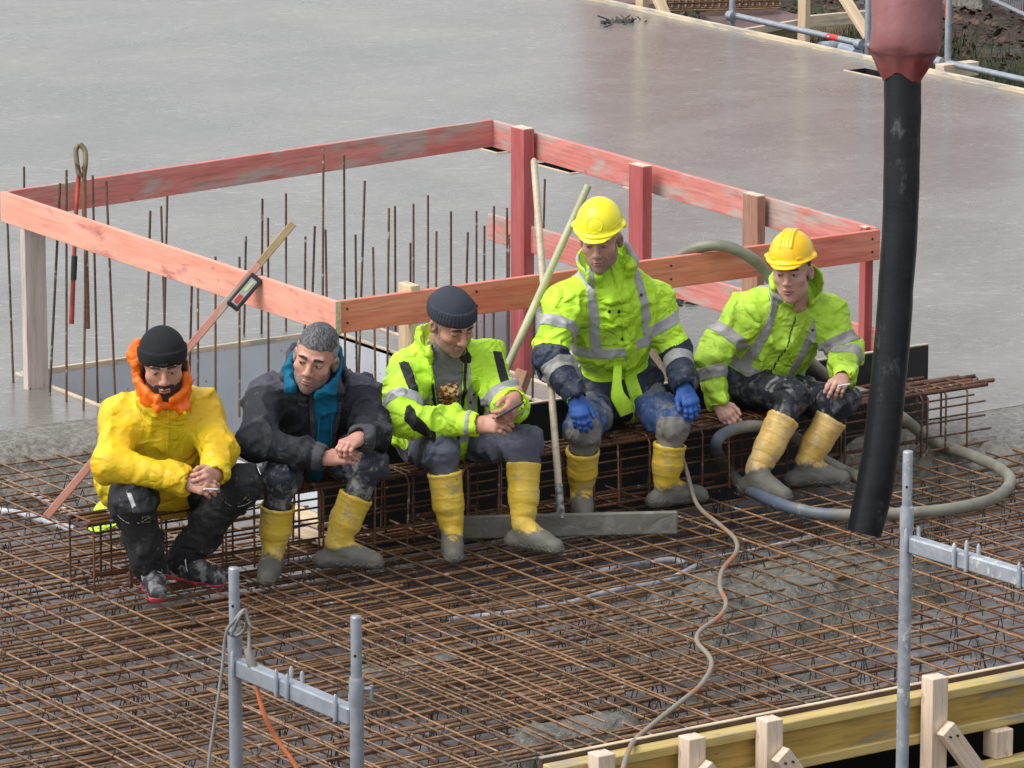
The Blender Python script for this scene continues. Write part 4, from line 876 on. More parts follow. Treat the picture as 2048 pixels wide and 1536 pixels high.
# ------------------------------------------------------------------ hands
def hand_mesh(curl, thumb=.5, spread=.0, h=.0027, fat=1.0, fingers=None):
    """right hand, X to the thumb side, Y along the fingers, Z out of the back"""
    s = SDF((-.075, -.075, -.115), (.095, .205, .05), h)
    K = [(.030, .088, 0), (.009, .093, .004), (-.012, .089, .003), (-.031, .080, -.002)]; Ls = (.074, .082, .076, .060)
    for i, k in enumerate(K):
        s.cap((k[0]*.5, .0, 0), k, .0165*fat, .0125*fat, k=.014)
    s.cap((0, -.06, 0), (0, .01, 0), .0245*fat, .025*fat, k=.02); s.ell((.018, .03, -.012), (.018*fat, .030, .015*fat), k=.014); s.ell((-.022, .035, -.008), (.013, .032, .014), k=.014)
    for i, k in enumerate(K):
        cs = curl[i] if np.ndim(curl[0]) else curl; p = np.array(k, float); a = 0; sp = (1.5-i)*spread*.10; r = (.0090, .0094, .0089, .0078)[i]*fat
        for j, (fr_, cu) in enumerate(zip((.46, .30, .24), cs)):
            a += cu; d = np.array([math.sin(sp), math.cos(a)*math.cos(sp), -math.sin(a)]); q = p+d*Ls[i]*fr_; s.cap(p, q, r*(1-.05*j), r*(.95-.07*j), k=.0035 if j else .007)
            s.ell(p+np.array([0, 0, .0015]), (r*1.08,)*3, k=.003); p = q
    t = thumb; p0 = np.array([.018, .018, -.010]); p1 = np.array([.040+.006*(1-t), .046, -.016-.018*t]); p2 = p1+np.array([.012-.014*t, .031, -.012*t-.003]); p3 = p2+np.array([.004-.016*t, .024, -.008*t])
    s.cap(p0, p1, .0165*fat, .0125*fat, k=.012); s.cap(p1, p2, .0115*fat, .0103*fat, k=.005); s.cap(p2, p3, .0102*fat, .0085*fat, k=.004)
    return s.nets()
def place_hand(W0, tip, back, right, curl, thumb=.5, spread=.2, fat=1.05, sc=1.0):
    V, Q = hand_mesh(curl, thumb, spread, fat=fat); Y = nrm(np.asarray(tip)-W0); Z = nrm(np.asarray(back)-Y*(np.asarray(back)@Y)); X = np.cross(Y, Z)
    if not right: V = V*[-1, 1, 1]; Q = Q[:, ::-1]
    # for a right hand, thumb lies at +X when the back faces Z and the fingers point along Y seen from the back: flip
    V = V*[-1, 1, 1]; Q = Q[:, ::-1]
    return W0+(V*sc)@np.array([X, Y, Z]), Q

# ------------------------------------------------------------------ clothes materials
LIME = (.54, .88, .045)
def hiv(name, dirt=(.5, .66), c=LIME):
    b = NB(name); co = b.co(); c = np.array(c); col = b.mix(b.rampf(b.noise(co, 6, 5), .35, .7), tuple(c*.88), tuple(np.minimum(c*1.06, 1)))
    d = b.rampf(b.noise(b.co(), 4.5, 6, .7), *dirt); col = b.mix(b.math('MULTIPLY', d, .45), col, (.22, .30, .06))
    sp = b.rampf(b.noise(b.co(), 55, 3, .6), .64, .72); col = b.mix(b.math('MULTIPLY', sp, .5), col, (.2, .24, .08))
    p = b.bump(b.rampf(b.math('ABSOLUTE', b.math('SUBTRACT', b.noise(b.co(scale=(1, 1, 1.3)), 5.5, 3, .45, .5), .5)), 0, .1), .7, .012); b.bump(b.noise(co, 500, 2), .12, .001, p); m = b.set(col, .55, 0, .3); return m
CM = dict(lime=hiv('hi_vis_lime'), lime2=hiv('hi_vis_lime_worn', (.44, .62), (.50, .80, .06)), grey=cloth('reflective_tape', (.40, .40, .42), .38, (.22, .21, .2), (.55, .7), 9, bd=.006), greyd=cloth('reflective_tape_dirty', (.38, .37, .37), .45, (.2, .19, .17), (.45, .65), 7, bd=.006),
 navy=cloth('navy_cloth', (.018, .026, .052), .65, (.17, .17, .16), (.52, .72), 8), blackc=cloth('black_cloth', (.014, .014, .016), .7), char=cloth('charcoal_cloth', (.017, .019, .026), .75, (.13, .13, .13), (.56, .75), 9), slate=cloth('slate_cloth', (.060, .060, .078), .75, (.2, .2, .2), (.6, .75), 9),
 teal=cloth('teal_jersey', (.0, .13, .24), .85, crease=.35), yellow=cloth('yellow_pvc', (.80, .50, .014), .50, (.58, .52, .015), (.42, .62), 3.2, bd=.014, crease=.9), orange=cloth('orange_pvc', (.95, .17, .012), .38, bd=.01),
 beanie=cloth('beanie_knit', (.012, .013, .016), .9, crease=.2), beanie2=cloth('beanie_grey_knit', (.035, .042, .055), .9, crease=.25),
 trb=cloth('black_work_trousers', (.016, .017, .019), .7, (.12, .12, .12), (.60, .75), 8), trd=cloth('muddy_dark_trousers', (.030, .036, .050), .62, (.30, .30, .28), (.50, .64), 13, crease=.7), trw=cloth('wet_dark_trousers', (.018, .022, .030), .36, (.17, .17, .17), (.53, .70), 9, crease=.7), trg=cloth('grey_work_trousers', (.085, .095, .125), .75, (.16, .16, .17), (.5, .75), 5, crease=.9), trbl=cloth('blue_work_trousers', (.035, .075, .19), .7, (.24, .225, .20), (.44, .60), 6, crease=.9),
 knee=cloth('cement_grey_knee', (.22, .205, .18), .8, (.10, .12, .16), (.5, .66), 8), glove=cloth('blue_glove', (.02, .085, .33), .55, (.10, .12, .2), (.52, .7), 30, bd=.003), tee=cloth('grey_tshirt', (.14, .14, .14), .85), print=None, helmy=plain('helmet_lemon', (.88, .80, .025), .32, var=.05, bump=.05), helmo=plain('helmet_golden', (.90, .56, .01), .3, var=.06, bump=.05), shoe=cloth('black_shoe', (.022, .023, .028), .6, (.25, .24, .24), (.45, .6), 16), sole=plain('red_sole', (.50, .05, .07), .6), lace=plain('white_lace', (.55, .55, .53), .7), darkg=cloth('dark_grey_pocket', (.055, .055, .065), .75), snap=plain('dark_snap', (.03, .03, .03), .3), skinpad=None)
b = NB('printed_tee'); v = b.n('ShaderNodeTexVoronoi', Scale=95); b.l(b.co(), v.inputs['Vector']); rr = b.n('ShaderNodeValToRGB'); b.l(b.sep(v.outputs['Color'], 0), rr.inputs[0])
for i, c in enumerate(((.08, .04, .02), (.5, .3, .06), (.25, .05, .02), (.55, .45, .22), (.3, .12, .03))):
    e = rr.color_ramp.elements[i] if i < 2 else rr.color_ramp.elements.new(.5); e.position = i/5; e.color = (*c, 1)
rr.color_ramp.interpolation = 'CONSTANT'; CM['print'] = b.set(rr.outputs[0], .8)
def boot_mat(name, c, c2, top=.13, amp=.10, rough=.42):
    b = NB(name); wo = b.co(world=True); z = b.sep(wo, 2); n = b.noise(wo, 9, 5, .65); n2 = b.noise(wo, 5, 4)
    col = b.mix(b.rampf(n2, .35, .68), c, c2)
    col = b.mix(b.rampf(b.noise(wo, 11, 6, .72), .50, .66, 0, .65), col, (.30, .26, .18))
    f = b.rampf(b.math('ADD', z, b.math('MULTIPLY', b.math('SUBTRACT', n, .5), -amp*3)), top-.012, top+.012, 1, 0)
    col = b.mix(f, col, b.mix(b.noise(wo, 30, 4), (.095, .09, .075), (.17, .16, .135)))
    b.bump(b.noise(b.co(scale=(1, 1, 2.5)), 12, 4, .5, .5), .45, .012); return b.set(col, b.rampf(f, 0, 1, rough, .65))
CM['bsole'] = cloth('crusted_sole', (.085, .08, .068), .7, (.17, .16, .135), (.4, .6), 12)
for k_, c_ in (('s_lime', (.26, .46, .02)), ('s_yel', (.55, .36, .01)), ('s_dark', (.012, .012, .014))): CM[k_] = plain(k_[2:]+'_stitching', c_, .7, bump=0)
BT = [boot_mat('yellow_boot', (.64, .43, .035), (.70, .50, .08), .105, .05), boot_mat('yellow_boot_pale', (.66, .42, .10), (.72, .52, .22), .12, .06)]

def wrinkle(V, Q, amp, freq=9, seed=0, bones=None, amp2=.006):
    N = vnorm(V, Q); wp = 2.2*np.stack([fbm(V*4, 2, seed+5), fbm(V*4, 2, seed+6), fbm(V*4, 2, seed+7)], 1)
    n = ridge(V*freq*np.array([1.25, 1.25, .6])+wp*.6, 2, seed); n = np.clip((n-.36)/.37, 0, 1)**3; n2 = ridge(V*freq*2.1*np.array([.8, .8, 1.1])+wp*1.7, 2, seed+31); n2 = np.clip((n2-.4)/.35, 0, 1)**2
    d = amp*(3.4*n-.7) + amp*.75*n2 + amp*1.0*(fbm(V*freq*.4, 2, seed+9)-.5)
    if bones is not None:
        for bb in bones:
            a, b_, r, j = bb[:4]      # rings of folds round a bending joint
            L = np.linalg.norm(b_-a); u = (b_-a)/L; t = (V-a)@u; dist = np.linalg.norm(V-a-np.outer(t, u), axis=1); near = np.clip(1.5-dist/r, 0, 1)*np.exp(-((t-j*L)/.075)**2)
            if len(bb) > 4: rad = V-a-np.outer(t, u); rad = rad/np.maximum(np.linalg.norm(rad, axis=1), 1e-6)[:, None]; near = near*np.clip(.25+.9*(rad@bb[4]), 0, 1.2)
            d = d+near*amp2*(2*np.abs(np.sin(t*52+5*fbm(V*6, 2, seed+3)))**.8-1.0)
    return V+N*d[:, None], N
def zone(V, prims):
    D = np.stack([f(V) for f in prims], 1); return D.argmin(1), D

# ------------------------------------------------------------------ a seated worker
HEADTMP = {}
def person(o):
    J = {k: (at(*v) if k in ('aa', 'ab', 'ta', 'tb', 'ka_', 'kb_') else aty(*v)) for k, v in o['J'].items()}
    facing = rotm(o.get('yaw', 0), 0, 0, -fw)
    pel, neck = J['pel'], J['neck']; up_ = nrm(neck-pel); lat = nrm((J['sa']-J['sb'])*[1, 1, .6]); lat = nrm(lat-up_*(lat@up_)); fr_ = nrm(np.cross(up_, lat))
    TA = np.array([lat, fr_, up_])
    if fr_@(-fw) < 0: fr_ = -fr_; TA[1] = fr_
    root = thing('person', (pel[0], pel[1], 0), o['label'], 'person')
    ha = pel+lat*.095-up_*.02; hb = pel-lat*.095-up_*.02; g_ = o.get('girth', 1.0); jc = o['jacket']
    # --- body: torso, limbs, neck and head as one mesh with the hands
    s = SDF(np.min(list(J.values()), 0)-.3, np.max(list(J.values()), 0)+.25, .015)
    s.ell(pel+up_*.02, (.15, .11, .12), TA); s.ell(pel+up_*.3, (.15, .10, .2), TA, k=.05)
    for sd, h_ in (('a', ha), ('b', hb)):
        s.cap(neck-up_*.06, J['s'+sd], .055, .055, k=.04); s.cap(J['s'+sd], J['e'+sd], .048, .038, k=.02); s.cap(J['e'+sd], J['w'+sd], .037, .027, k=.02)
        s.cap(h_, J['k'+sd], .075, .052, k=.03); s.cap(J['k'+sd], J['a'+sd], .05, .036, k=.02)
    s.cap(neck-up_*.12-fr_*.02, neck+up_*.0-fr_*.02, .055, .048, k=.05)
    VB, QB = s.nets()
    A = rotm(*o['head'], -fw); hc = aty(*o['hc']); hs_ = o.get('hs', 1.04)
    VH, QH, T_ = make_head(hc, A, None, o.get('face', {}), hs_); WH = T_(VH); hands = []
    ncut = clip(VH, QH, VH[:, 2]*0+1)[0:0]
    parts = [(VB, QB), (WH, QH)]; gl = []
    for sd, right in (('a', True), ('b', False)):
        hd = o['hand'+sd]; tipp = aty(*hd['tip']) if len(hd['tip']) == 3 else hd['tip']; W0 = J['w'+sd]; bk = hd['back'][0]*rt+hd['back'][1]*UP-hd['back'][2]*fw
        Vh, Qh = place_hand(W0, tipp, bk, right, hd['curl'], hd.get('thumb', .5), hd.get('spread', .2), hd.get('fat', 1.08), hd.get('sc', 1.0))
        if o.get('gloves'): gl.append((Vh, Qh))
        else: parts.append((Vh, Qh))
        hands.append((Vh, Qh))
    # stitch neck of the head to the trunk with an overlapping column
    s = SDF(np.minimum(neck, hc)-.14, np.maximum(neck, hc)+.14, .006); s.cap(hc-A[2]*.06-A[1]*.02, neck-up_*.03, .050, .050, k=.02); s.F = np.maximum(s.F, 0*s.F+s.F); parts.append(s.nets())
    n = 0; Vs = []; Qs = []
    for v, q in parts: Vs.append(v); Qs.append(q+n); n += len(v)
    body = mesh('body', np.vstack(Vs), np.vstack(Qs), o['skin'], root)
    face_parts(VH, QH, T_, body, o.get('face', {}))
    for v, q in gl: mesh('glove', v, q, CM['glove'], root)
    # --- trousers
    tm = o['trousers']; bt = {}
    s = SDF(np.min([ha, hb, J['ka'], J['kb'], J['aa'], J['ab']], 0)-.2, np.max([ha, hb, J['ka'], J['kb'], J['aa'], J['ab'], pel+up_*.15], 0)+.2, .008)
    s.ell(pel-up_*.0, (.175*g_, .135, .13), TA, k=.04); prims = []; bones = []
    for sd, h_ in (('a', ha), ('b', hb)):
        k_ = J['k'+sd]; a_ = J['a'+sd]; lo_ = k_+(a_-k_)*o.get('trl', .52); th = o.get('thr', 1.0)
        s.cap(h_, k_, .098*th, .078*th, k=.035); s.ell(k_, (.076*th,)*3, k=.02); s.cap(k_, lo_, .072*th, o.get('cuffr', .054), k=.02); prims += [capf(h_, k_, .098, .078), capf(k_, lo_, .074, .067)]
        inn = nrm((h_+a_)/2-k_); bones += [(h_, k_, .12, .86, inn), (h_, k_, .13, .12, UP-fw*.3), (k_, lo_, .10, .3, inn)]
        u = nrm(lo_-k_); s.put(lambda X, p=lo_, u=u: -((X-p)@u) if True else 0, lo_-.1, lo_+.1, .0) if False else None
    s.F = s.F.astype(np.float32)
    V, Q = s.nets(); V, N = wrinkle(V, Q, .007, 8, o['seed'], bones, .006); V[:, 2] = np.maximum(V[:, 2], .03)
    tr = mesh('trousers', V, Q, tm, root); o['_tr'] = (V, Q, tr, ha, hb)
    # --- boots / shoes
    for sd in 'ab':
        k_ = J['k'+sd]; a_ = J['a'+sd].copy(); a_[2] = .095; t_ = J['t'+sd]; t_ = np.array([t_[0], t_[1], .035]); fd = (t_-a_)*[1, 1, 0]; Lf = np.linalg.norm(fd); fd = nrm(fd); L_ = o.get('footl', .20)
        t_ = a_*[1, 1, 0]+fd*L_+UP*.036; heel = a_*[1, 1, 0]-fd*.05+UP*.04; topb = k_+(a_-k_)*o.get('boot_top', .30); side = np.cross(fd, UP); u = nrm(topb-a_)
        if o.get('shoes'):
            s = SDF(np.min([a_, t_, heel], 0)-.1, np.max([a_, t_, heel], 0)+.14, .005); s.cap(a_+u*.06, a_+u*.0, .056, .05); s.cap(heel, a_+fd*.08-UP*.045, .040, .045, k=.03); s.cap(a_+fd*.04-UP*.01, t_+UP*.012, .045, .040, k=.03)
            s.F = np.maximum(s.F, (.012-s.ax[2])[None, None, :]); V, Q = s.nets(); V, N = wrinkle(V, Q, .003, 16, 3)
            sh_ = mesh('shoe', V, Q, CM['shoe'], root); patch('sole', V, Q, .031+.006*np.sin(V[:, 0]*30)-V[:, 2], CM['sole'], sh_, .003)
            for i in range(4):
                p = a_+fd*(.045+.022*i)+UP*(.038-.012*i); tube('lace', [p+side*.028, p+UP*.008, p-side*.028], .003, CM['lace'], sh_, n=5, sp=3)
            tube('lace', [a_+fd*.05+UP*.045, a_+fd*.06+side*.05+UP*.03, a_+fd*.07+side*.045-UP*.03, a_+fd*.08+side*.03+UP*.01], .003, CM['lace'], sh_, n=5, sp=4)
        else:
            s = SDF(np.min([a_, t_, heel, topb], 0)-.12, np.max([a_, t_, heel, topb], 0)+.12, .0062); mid = (a_+topb)/2
            s.cap(topb+u*.05, mid, .080, .067, k=.02); s.cap(mid, a_+u*.03, .067, .054, k=.02); s.cap(heel, a_+fd*.10-UP*.045, .041, .043, k=.04); s.cap(a_+fd*.05-UP*.018, t_, .044, .040, k=.035)
            s.cap(topb-u*.03, topb+u*.2, .064, .082, k=.002, sub=True)
            X = np.stack(np.meshgrid(*s.ax, indexing='ij'), -1); s.F = np.maximum(s.F, np.maximum(((X-topb)@u), 0)*1.0+np.where((X-topb)@u > 0, .001, -1)); s.F = np.maximum(s.F, (.012-s.ax[2])[None, None, :])
            V, Q = s.nets(); t = (V-a_)@u; Lb = np.linalg.norm(topb-a_); V, N = wrinkle(V, Q, .0014, 6, 11+ord(sd)+o['seed'], [(topb, a_, .08, .84, fd)], .0045)
            N = vnorm(V, Q); tt = (V-a_)@u; V = V+N*(.0022*(np.abs(tt-Lb+.012) < .008)+.0014*(np.abs(((tt-.04) % .05)-.025) < .004)*(tt > .05))[:, None]
            bo = mesh('boot', V, Q, BT[o.get('boot', 0)], root)
            lx = (V-a_)@fd; tread = .007*((np.floor(lx/.014) % 2) == 0); patch('sole', V, Q, .034-tread-V[:, 2]+.012*(lx < .01), CM['bsole'], bo, .0045)
    # --- jacket
    wr = {'a': J['wa'], 'b': J['wb']}; bk_ = jc.get('bulk', 1.0); sl_ = jc.get('sleeve', .93)
    s = SDF(np.min([J[k] for k in ('sa', 'sb', 'ea', 'eb', 'wa', 'wb', 'pel')], 0)-.24, np.max([J[k] for k in ('sa', 'sb', 'ea', 'eb', 'wa', 'wb', 'neck')], 0)+.24, .0066)
    T_c = neck-up_*.19; T_m = (pel+neck)/2-up_*.02+TA[1]*.0; T_l = pel+up_*.06
    tor = [ellf(T_c, (.205*bk_, .145*bk_, .19), TA), ellf(T_m, (.195*bk_*g_, .155*bk_*g_, .20), TA), ellf(T_l, (.205*bk_*g_, .165*g_*bk_, .14), TA)]
    for f, c_, r_ in ((tor[0], T_c, .21), (tor[1], T_m, .22), (tor[2], T_l, .22)): s.put(f, c_-r_*bk_, c_+r_*bk_, .05)
    for c_, r_, kk_ in jc.get('extra', []): s.ell(pel+c_[0]*lat+c_[1]*TA[1]+c_[2]*up_, r_, TA, k=kk_)
    s.cap(neck+up_*.0, neck-up_*.12, .078, .10, k=.05)
    for sd in 'ab': s.cap(neck-up_*.035, J['s'+sd]-up_*.008, .088*bk_, .082*bk_, k=.06); s.cap(neck-up_*.12, J['s'+sd]-up_*.05, .11*bk_, .088*bk_, k=.06)
    slv = {}; bones = []
    for sd in 'ab':
        S0, E0, W0 = J['s'+sd], J['e'+sd], J['w'+sd]; We = E0+(W0-E0)*sl_
        s.cap(S0, E0, .082*jc.get('arm', 1), .072*jc.get('arm', 1), k=.055); s.cap(E0, We, .073*jc.get('arm', 1), .054*jc.get('arm', 1), k=.03)
        u = nrm(We-E0); s.cap(We-u*.012, We+u*.08, .036, .052, k=.004, sub=True)
        slv['u'+sd] = (S0, E0, capf(S0, E0, .086, .070)); slv['f'+sd] = (E0, We, capf(E0, We, .069, .051)); inn = nrm((S0+W0)/2-E0); bones += [(S0, E0, .11, .84, inn), (E0, We, .09, .16, inn), (S0, E0, .12, .12, fr_-up_*.3), (E0, We, .08, .8)]
    # collar
    cr = jc.get('collar', .082); hgt = jc.get('colh', .05); gap = jc.get('gap', 35); cn = neck+up_*.03+TA[1]*.005; prev = None
    if cr:
        cd_ = nrm(nrm(hc-A[2]*.06*hs_-A[1]*.03-neck)+.35*up_); cf = nrm(TA[1]-cd_*(TA[1]@cd_)); cl = np.cross(cf, cd_); cl = cl if cl@lat > 0 else -cl; cn = neck+cd_*.03+cf*.004; g2 = jc.get('gapshift', 0)
        for a in np.radians(np.linspace(gap, 360-gap, 46)+g2):
            base = cn+cf*math.cos(a)*cr*1.05+cl*math.sin(a)*cr*1.08; 
            for dz in np.linspace(-.05, hgt, 8):
                p = base+cd_*dz*(1 if math.cos(a) < .3 else .8)+(base-cn)*(.10*dz/.05)
                s.ell(p, (.0105,)*3, k=.010)
    V, Q = s.nets(); V, N = wrinkle(V, Q, jc.get('wamp', .008), jc.get('wf', 7), o['seed']+20, bones, jc.get('ring', .0045))
    jk = mesh(jc.get('name', 'jacket'), V, Q, jc['m'], root)
    D = np.stack([np.minimum.reduce([f(V) for f in tor])]+[slv[k][2](V) for k in ('ua', 'fa', 'ub', 'fb')], 1); z_ = D.argmin(1)
    loc = (V-pel)@TA.T; HT = np.linalg.norm(neck-pel); ctx = dict(V=V, Q=Q, z=z_, x=loc[:, 0], y=loc[:, 1], h=loc[:, 2], H=HT, D=D)
    for i, k in enumerate(('ua', 'fa', 'ub', 'fb')): a, e, _ = slv[k]; L = np.linalg.norm(e-a); ctx[k] = (V-a)@((e-a)/L)/L; ctx['L'+k] = L; ctx['m'+k] = z_ == i+1
    D4 = D[:, 1:5].min(1); seam = np.where(D4 < .07, .0017-np.abs(D[:, 0]-D4), -1); patch('armhole_seam', V, Q, seam, jc['seam'], jk, .0012)
    cuf = np.maximum(np.where(ctx['mfa'], .0014-np.abs((1-ctx['fa'])*ctx['Lfa']-.022), -1), np.where(ctx['mfb'], .0014-np.abs((1-ctx['fb'])*ctx['Lfb']-.022), -1)); patch('cuff_seam', V, Q, cuf, jc['seam'], jk, .0012)
    for nm, fn, m, off in jc.get('patches', []):
        S_ = fn(ctx)
        patch(nm, V, Q, S_, m, jk, off)
    for (x, h_) in jc.get('snaps', []):
        i = np.argmin((ctx['x']-x)**2+(ctx['h']-h_)**2+np.where(ctx['y'] > 0, 0, 9)+np.where(z_ == 0, 0, .01)); nn = vnorm(V, Q)[i]; p = V[i]; tube('snap', [p, p+nn*.005], [.0085, .007], CM['snap'], jk, n=8)
    o['_ctx'] = dict(root=root, J=J, TA=TA, pel=pel, neck=neck, up=up_, lat=lat, hc=hc, A=A, hs=hs_, jk=jk, V=V, Q=Q, body=body, tr=tr, hands=hands, ha=ha, hb=hb)
    return o['_ctx']

def headwear(c, kind, m, **k):
    T_ = lambda v: c['hc']+(v*c['hs'])@c['A']; root = c['root']
    if kind == 'beanie':
        s = SDF((-.13, -.14, -.06), (.13, .14, .24), .0045); tall = k.get('tall', 0)
        s.ell((0, -.014, .052), (.088, .106, .092+tall*.5)); s.ell((0, -.03*tall*10, .10+tall), (.058, .066, .05), k=.04) if tall else None
        fz = k.get('low', .048)
        X = np.stack(np.meshgrid(*s.ax, indexing='ij'), -1); cutz = fz-.35*(.09-X[..., 1])*.55; s.F = np.maximum(s.F, cutz-X[..., 2]); s.F = np.maximum(s.F, -ellf((0, -.014, .045), (.079, .098, .088))(X).astype(np.float32)*1.0)
        V, Q = s.nets(); N = vnorm(V, Q); dz = V[:, 2]-(fz-.35*(.09-V[:, 1])*.55); an = np.arctan2(V[:, 0], V[:, 1]+.014)
        d = .007*(dz < k.get('cuff', .045))*(dz > -.01)+.0016*np.sin(an*46)*(k.get('rib', 0))*(dz < k.get('cuff', .045)) + .003*(fbm(V*20, 3, 2)-.5); V = V+N*d[:, None]
        W_ = T_(V); h = mesh('beanie', W_, Q, m, root)
        if k.get('label_'): patch('hat_label', W_, Q, np.where(V[:, 1] > .05, 1-((V[:, 0]+.0)/.016)**6-((dz-.012)/.0035)**6, -1), CM['slate'], h, .002)
        return h
    hs0 = c['hs']*.895; T_ = lambda v: c['hc']+((v*hs0)+np.array([0, .002, .018]))@c['A']
    s = SDF((-.17, -.19, -.02), (.17, .21, .2), .0045); s.ell((0, -.008, .056), (.107, .130, .124))
    X = np.stack(np.meshgrid(*s.ax, indexing='ij'), -1); s.F = np.maximum(s.F, .050-X[..., 2])
    tl = k.get('tilt', 0)
    s.ell((0, .0, .056), (.118, .142, .010), k=.012); s.ell((0, .068, .052), (.084, .094, .0085), np.array([[1, 0, 0], [0, .985, -.17], [0, .17, .985]]), k=.012)
    s.cap((-.102, -.02, .060), (-.114, .01, .062), .013, k=.01); s.cap((.102, -.02, .060), (.114, .01, .062), .013, k=.01)
    if k.get('ridge'):
        for q in (-.026, -.009, .009, .026):
            pts = [(q, .130*math.sin(a)*.98-.008, .056+.124*math.cos(a)) for a in np.linspace(-1.2, .95, 12)]
            for a, e in zip(pts[:-1], pts[1:]): s.cap(np.array(a), np.array(e), .0055, k=.005)
    else:
        pts = [(.055*math.sin(a), .118*math.cos(a*.0)-.0, 0) for a in (0,)]
    s.F = np.maximum(s.F, -ellf((0, -.008, .048), (.100, .123, .118))(X).astype(np.float32))
    V, Q = s.nets(); W_ = T_(V); h = mesh('safety_helmet', W_, Q, m, root)
    if not k.get('ridge'):
        r_ = np.hypot(V[:, 0], (V[:, 2]-.105)*1.1); patch('raised_emblem', W_, Q, np.where((V[:, 1] > .03) & (V[:, 2] > .065), .0025-np.abs(r_-.036), -1), m, h, .0022)
        patch('rim_line', W_, Q, np.where(V[:, 2] > .062, .0018-np.abs(V[:, 2]-.066-.2*np.abs(V[:, 0])*(V[:, 1] > 0)), -1), m, h, .002)
    else:
        for q in (-1, 1): patch('vent_tab', W_, Q, np.where((V[:, 1] > .03), 1-((V[:, 0]-q*.062)/.013)**4-((V[:, 2]-.075)/.006)**4, -1), m, h, .004)
    return h

# ------------------------------------------------------------------ the five men
def band(cx, k, c, w): return np.where(cx['m'+k], w-np.abs(cx[k]*cx['L'+k]-c), -1)
def tz(cx, S_): return np.where(cx['z'] == 0, S_, -1)
CLASP = dict(curl=(.55, .7, .35), thumb=.5, spread=.1)
yw = CM
# man in the yellow rain jacket
P1 = dict(seed=1, label='bearded man in yellow rain jacket, orange hood and black beanie', skin=skin('skin_light', (.52, .28, .20)), trousers=CM['trb'], girth=1.08,
 J=dict(pel=(306, 975, 17.97), neck=(325, 800, 17.70), sa=(250, 836, 17.80), sb=(398, 822, 17.70), ka=(268, 1003, 17.56), kb=(478, 968, 17.50), aa=(303, 1140, .10), ab=(365, 1120, .10), ta=(311, 1180, .04), tb=(430, 1160, .04), ea=(219, 928, 17.62), wa=(372, 962, 17.40), eb=(434, 893, 17.52), wb=(432, 945, 17.38)),
 head=(6, 16, -2), hc=(326, 729, 17.62), shoes=True, trl=.97, footl=.20, thr=1.18, cuffr=.075, hs=1.14,
 face=dict(beard=plain('dark_beard', (.03, .022, .018), .85), thick=1, squint=.6, lipf=.8, width=1.02, jaw=1.05),
 handa=dict(tip=(425, 975, 17.30), back=(.1, .5, .8), **CLASP), handb=dict(tip=(395, 968, 17.28), back=(.3, .2, 1), curl=(.8, .7, .5), thumb=.4),
 jacket=dict(seam=CM['s_yel'], m=CM['yellow'], bulk=1.12, arm=1.10, collar=.105, colh=.0, gap=20, wamp=.0065, wf=5, ring=.004, extra=[((.13, -.05, .04), (.13, .13, .13), .06), ((-.05, .02, .1), (.2, .18, .16), .06)],
  patches=[('zip', lambda c: tz(c, np.where(c['y'] > 0, .006-np.abs(c['x']-.0), -1)-np.where(c['h'] < .28, 1, 0)), CM['yellow'], .004)], snaps=[]))
c1 = person(P1); headwear(c1, 'beanie', CM['beanie'], low=.040, cuff=.05, label_=True)
def hood(c, rin, rout, mat, back, zlo, zhi, name='hood', gap=30, lum=None, h=.0065, fwd=0, drop=.03):
    A = np.array(c['A']); hc = c['hc']; s = SDF(hc-.26, hc+.26, h)
    for a in np.radians(np.linspace(gap, 360-gap, 30)):
        cs, sn = math.cos(a), math.sin(a)
        bk = .5-.5*cs
        top = zlo+(zhi-zlo)*bk
        for t in np.linspace(0, 1, 7):
            r = rin+(rout-rin)*t*.5; z = -.125-drop*(1-bk)+(top+.125)*t
            p = hc+A[0]*(-sn)*r*1.0+A[1]*(cs*r+fwd-back*bk*t)+A[2]*z; s.ell(p, (.0125,)*3, k=.014)
    if lum:
        for l_, r_ in lum: s.ell(hc+np.array(l_)@A, r_, A, k=.03)
        s.ell(hc+A[2]*.03+A[1]*.0, (.084, .106, .12), A, k=.006, sub=True)
    V, Q = s.nets(); V, N = wrinkle(V, Q, .006, 10, 4); return mesh(name, V, Q, mat, c['root']), V, Q
hd, V, Q = hood(c1, .094, .122, CM['orange'], .04, -.085, .03, lum=[((.095, -.06, .02), (.048, .06, .075)), ((.02, -.12, -.02), (.09, .06, .07))], fwd=.0, gap=16, drop=.03)
f = (V-c1['hc'])@c1['A'].T
# collar flaps hanging at the throat
s = SDF(c1['hc']-.25, c1['hc']+.2, .006); A = c1['A']; hc = c1['hc']
s.cap(hc+np.array([.03, .095, -.14])@A, hc+np.array([-.075, .085, -.165])@A, .022, .020, k=.02); s.cap(hc+np.array([.03, .095, -.14])@A, hc+np.array([.09, .04, -.11])@A, .022, .022, k=.02); s.cap(hc+np.array([-.075, .06, -.15])@A, hc+np.array([-.095, .03, -.06])@A, .020, .018, k=.02)
V, Q = s.nets(); V, N = wrinkle(V, Q, .006, 12, 9); mesh('hood_collar', V, Q, CM['orange'], c1['root'])
for q in ((-.08, .115, -.175),): p = hc+np.array(q)@A; tube('snap', [p, p+A[1]*.006], .007, CM['lime'], c1['root'], n=8)
cigm = plain('cigarette_paper', (.8, .79, .76), .7, bump=0, var=.03); tipm = plain('cigarette_ash', (.25, .22, .2), .9, bump=0)
def cigarette(a, e, label):
    a = np.array(a); e = np.array(e); t = thing('cigarette', a, label, 'cigarette'); tube('paper', [a, a+(e-a)*.9], .0042, cigm, t, n=8); tube('ash', [a+(e-a)*.9, e], .0041, tipm, t, n=8)
cigarette(aty(408, 978, 17.27), aty(437, 979, 17.27), 'white cigarette held in the clasped hands of the man in yellow')
